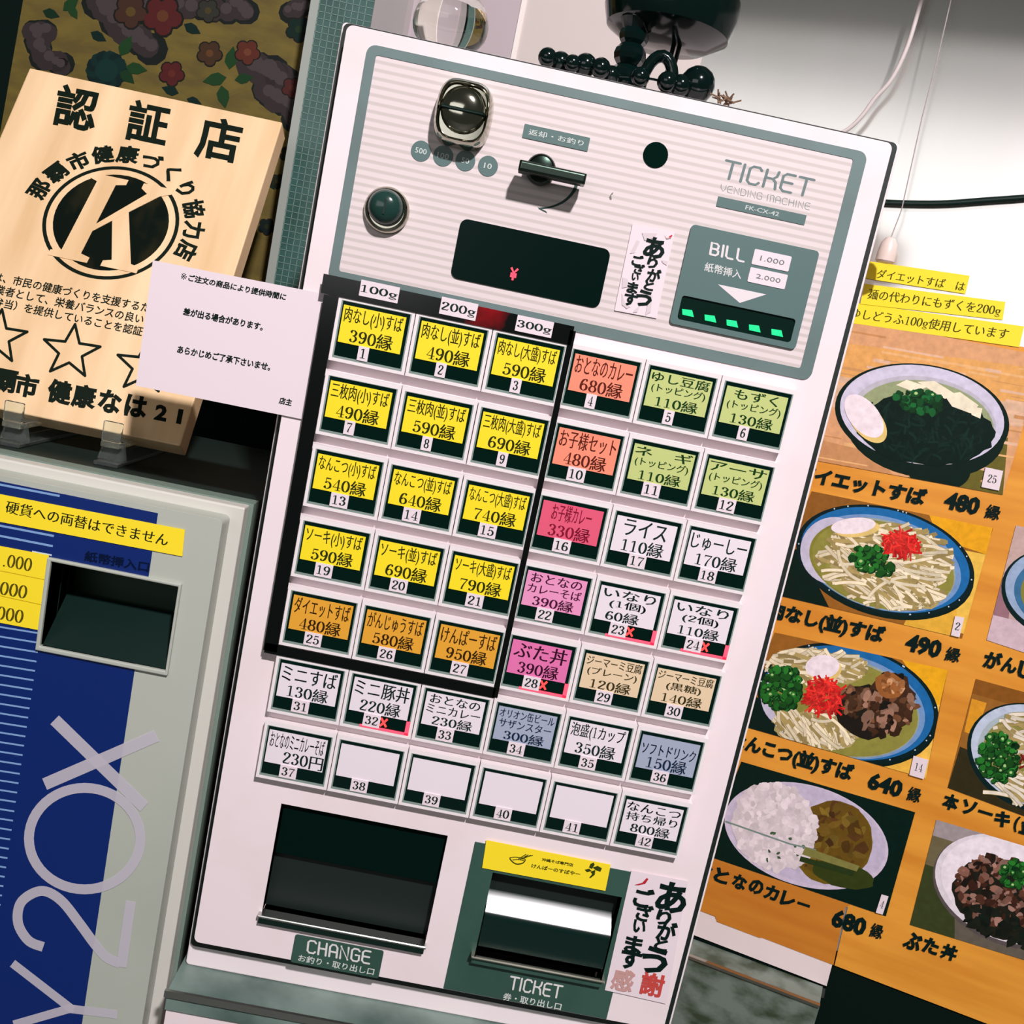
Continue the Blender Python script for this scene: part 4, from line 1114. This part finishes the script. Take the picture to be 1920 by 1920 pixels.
bowl_rings(p, e, ((.97,0,0,(190,200,220)), (.90,4,6,(170,184,190)), (.84,6,8,(140,136,70))))
noodles(p, (1945,1385,80,50,20), 70, 8, 6, (236,224,206), (-20,40)); noodles(p, (1930,1480,80,30,30), 70, 8, 6, (236,224,206), (20,50))
onions(p, (1872,1420,36,46,10), 130); shreds(p, (1925,1425,10,8,0), 14, 16, (150,40,36))
done(p)
cl = [(1756,1537),(1990,1607),(1930,1803),(1706,1734)]
p = part_bowl(cl, [(pk((1756,1537),(1990,1607),(1980,1640),(1748,1566)), (160,148,150)), (pk((1748,1566),(1800,1582),(1780,1640),(1735,1620)), (110,100,72)), (pk((1735,1620),(1790,1640),(1790,1760),(1706,1734)), (58,66,34))], (1895,1668,148,96,22), 'rice')
e = (1895,1668,148,96,22)
bowl_rings(p, e, ((1.0,0,0,(226,216,224)), (.94,3,-1,(240,228,236))))
p.px([E(1892,1690,112,70,24,36,.06)], (30,30,22), 6)
meat(p, (1885,1675,98,62,24), 240, 6.5, ((64,36,26),(96,58,44),(130,90,76),(34,26,20),(150,112,100)), (4, 12)); meat(p, (1880,1740,80,24,24), 60, 9, ((18,26,20),(26,30,22)), (6, 14))
onions(p, (1905,1640,30,26,10), 60)
done(p)
# captions
p = Print(PP, -.0020)
cap = (2, 26, 24)
def caption(tx, tl, tr, bl, bold=.05, layer=1, col=cap): p.fit_px(font_polys(tx, bold), tl, tr, bl, col, layer)
caption('ダイエットすば', (1498,868), (1742,917), (1489,900))
caption('480', (1777,920), (1842,934), (1767,953)); caption('縁', (1852,944), (1879,950), (1845,971), .025)
caption('肉なし(並)すば', (1447,1126), (1664,1175), (1437,1162))
caption('490', (1704,1186), (1770,1202), (1694,1220)); caption('縁', (1777,1211), (1804,1217), (1770,1238), .025)
caption('なんこつ(並)すば', (1375,1368), (1605,1434), (1365,1404))
caption('640', (1634,1446), (1697,1465), (1624,1478)); caption('縁', (1706,1473), (1730,1480), (1699,1500), .025)
for ch, x, y in (('お',1322,1631),('と',1353,1642),('な',1387,1654),('の',1418,1663),('カ',1447,1674),('レ',1478,1686),('ー',1507,1696)): chp(p, ch, x, y, 28 if ch != 'ー' else 24, cap, .05, 1, 18, 1.0 if ch != 'ー' else .22)
caption('680', (1566,1702), (1629,1723), (1556,1736)); caption('縁', (1636,1729), (1659,1736), (1629,1756), .025)
for ch, x, y, sz in (('が',1862,1238,34),('ん',1893,1247,30),('じ',1925,1257,32)): chp(p, ch, x, y, sz, cap, .05, 1, 14)
for ch, x, y, sz in (('本',1783,1504,30),('ソ',1817,1514,28),('ー',1848,1524,28),('キ',1880,1536,30),('(',1906,1545,30),('並',1928,1552,30)): chp(p, ch, x, y, sz, cap, .05, 1, 17, 1.0 if ch != 'ー' else .2, 1.0 if ch != '(' else .3)
for ch, x, y, sz in (('ぶ',1712,1765,34),('た',1746,1774,30),('丼',1780,1786,30)): chp(p, ch, x, y, sz, cap, .05, 1, 18)
p.build('captions', po)
for c, tx in (([(1848,876),(1881,883),(1873,920),(1840,913)],'25'), ([(1791,1155),(1808,1158),(1799,1195),(1783,1191)],'2'), ([(1713,1417),(1741,1425),(1732,1461),(1705,1453)],'14'), ([(1653,1677),(1666,1681),(1655,1715),(1642,1711)],'4')):
    MB().prism(ppoly(c, -.003), -.0032, -.0027).build('number_sticker', M_paper, po)
    q_ = Print(PP, -.0032); lp = lambda u, v: (c[0][0]+(c[1][0]-c[0][0])*u+(c[3][0]-c[0][0])*v, c[0][1]+(c[1][1]-c[0][1])*u+(c[3][1]-c[0][1])*v)
    q_.fit_px(mincho(tx), lp(.25, .3), lp(.75, .3), lp(.25, .7), (60, 70, 68)); q_.build('sticker_lettering', po)
# yellow notes above the poster
for c, tx, tl, tr, bl, lb_ in (([(1631,490),(1818,517),(1810,551),(1623,522)], 'ダイエットすば　は', (1647,504),(1812,529),(1642,521), 'short yellow note strip under the white pull knob'),
    ([(1621,532),(1885,566),(1880,600),(1613,570)], '麺の代わりにもずくを200g', (1630,541),(1880,573),(1625,562), 'middle yellow note strip above the menu poster'),
    ([(1592,566),(1920,612),(1911,651),(1584,604)], 'ゆしどうふ100g使用しています', (1600,577),(1894,617),(1594,598), 'long lowest yellow note strip touching the seaweed bowl photograph')):
    k_ = {'ダ': -.0024, '麺': -.0020, 'ゆ': -.0016}[tx[0]]
    t = sheet('yellow_note', c, PP, lb_, 'note', M_yellow, k_, .0003)
    q_ = Print(PP, k_-.0003); q_.fit_px(mincho(tx), tl, tr, bl, (70, 72, 24)); q_.build('lettering', t)
# pale board, recess and steel unit under the poster
tag(MB().prism(ppoly([(1295,1700),(1561,1806),(1550,1848),(1285,1746)]), -.0010, -.0003).build('pale_board', mat('pale_board', (232, 216, 216), .5), pl=PP), 'pale strip of board under the menu poster beside the ticket machine', 'board')
st_ = thing('steel_unit', 'scratched steel unit with a bright top edge low on the right', 'steel unit', PP)
a = PP.px(1536, 1887, -.04); b_ = PP.px(1300, 1797, -.04)
M_scr = mat('scratched_steel', (128, 142, 132), .4, .35, noise=(28, (64, 78, 58), .36, .56, (1, 1, 1.6)))
MB().prism(ppoly([(1270,1790),(1536,1890),(1500,2010),(1230,1950)], -.04), -.04, -.002).build('front', M_scr, st_)
rm = MB()
for qd in ribbon([PP.px(1262, 1783, -.042), PP.px(1537, 1888, -.042)], .0024): rm.prism(qd, -.0425, -.038)
rm.build('top_edge', M_chrome, st_)
rm = MB()
for qd in ribbon([PP.px(1320, 1790, -.02), PP.px(1545, 1872, -.02)], .0012): rm.prism(qd, -.021, -.001)
rm.build('inner_rail', M_darkmetal, st_)
# unseen board, added to keep the lamp off the top of the steel wall
tag(MB().box(-.02, 1.1, -.30, -.27, .532, 1.2).build('added_shade_board', mat('dark_green_board', (40, 78, 60), .5), pl=PP), 'dark green board added out of view to shade the steel wall', 'board')
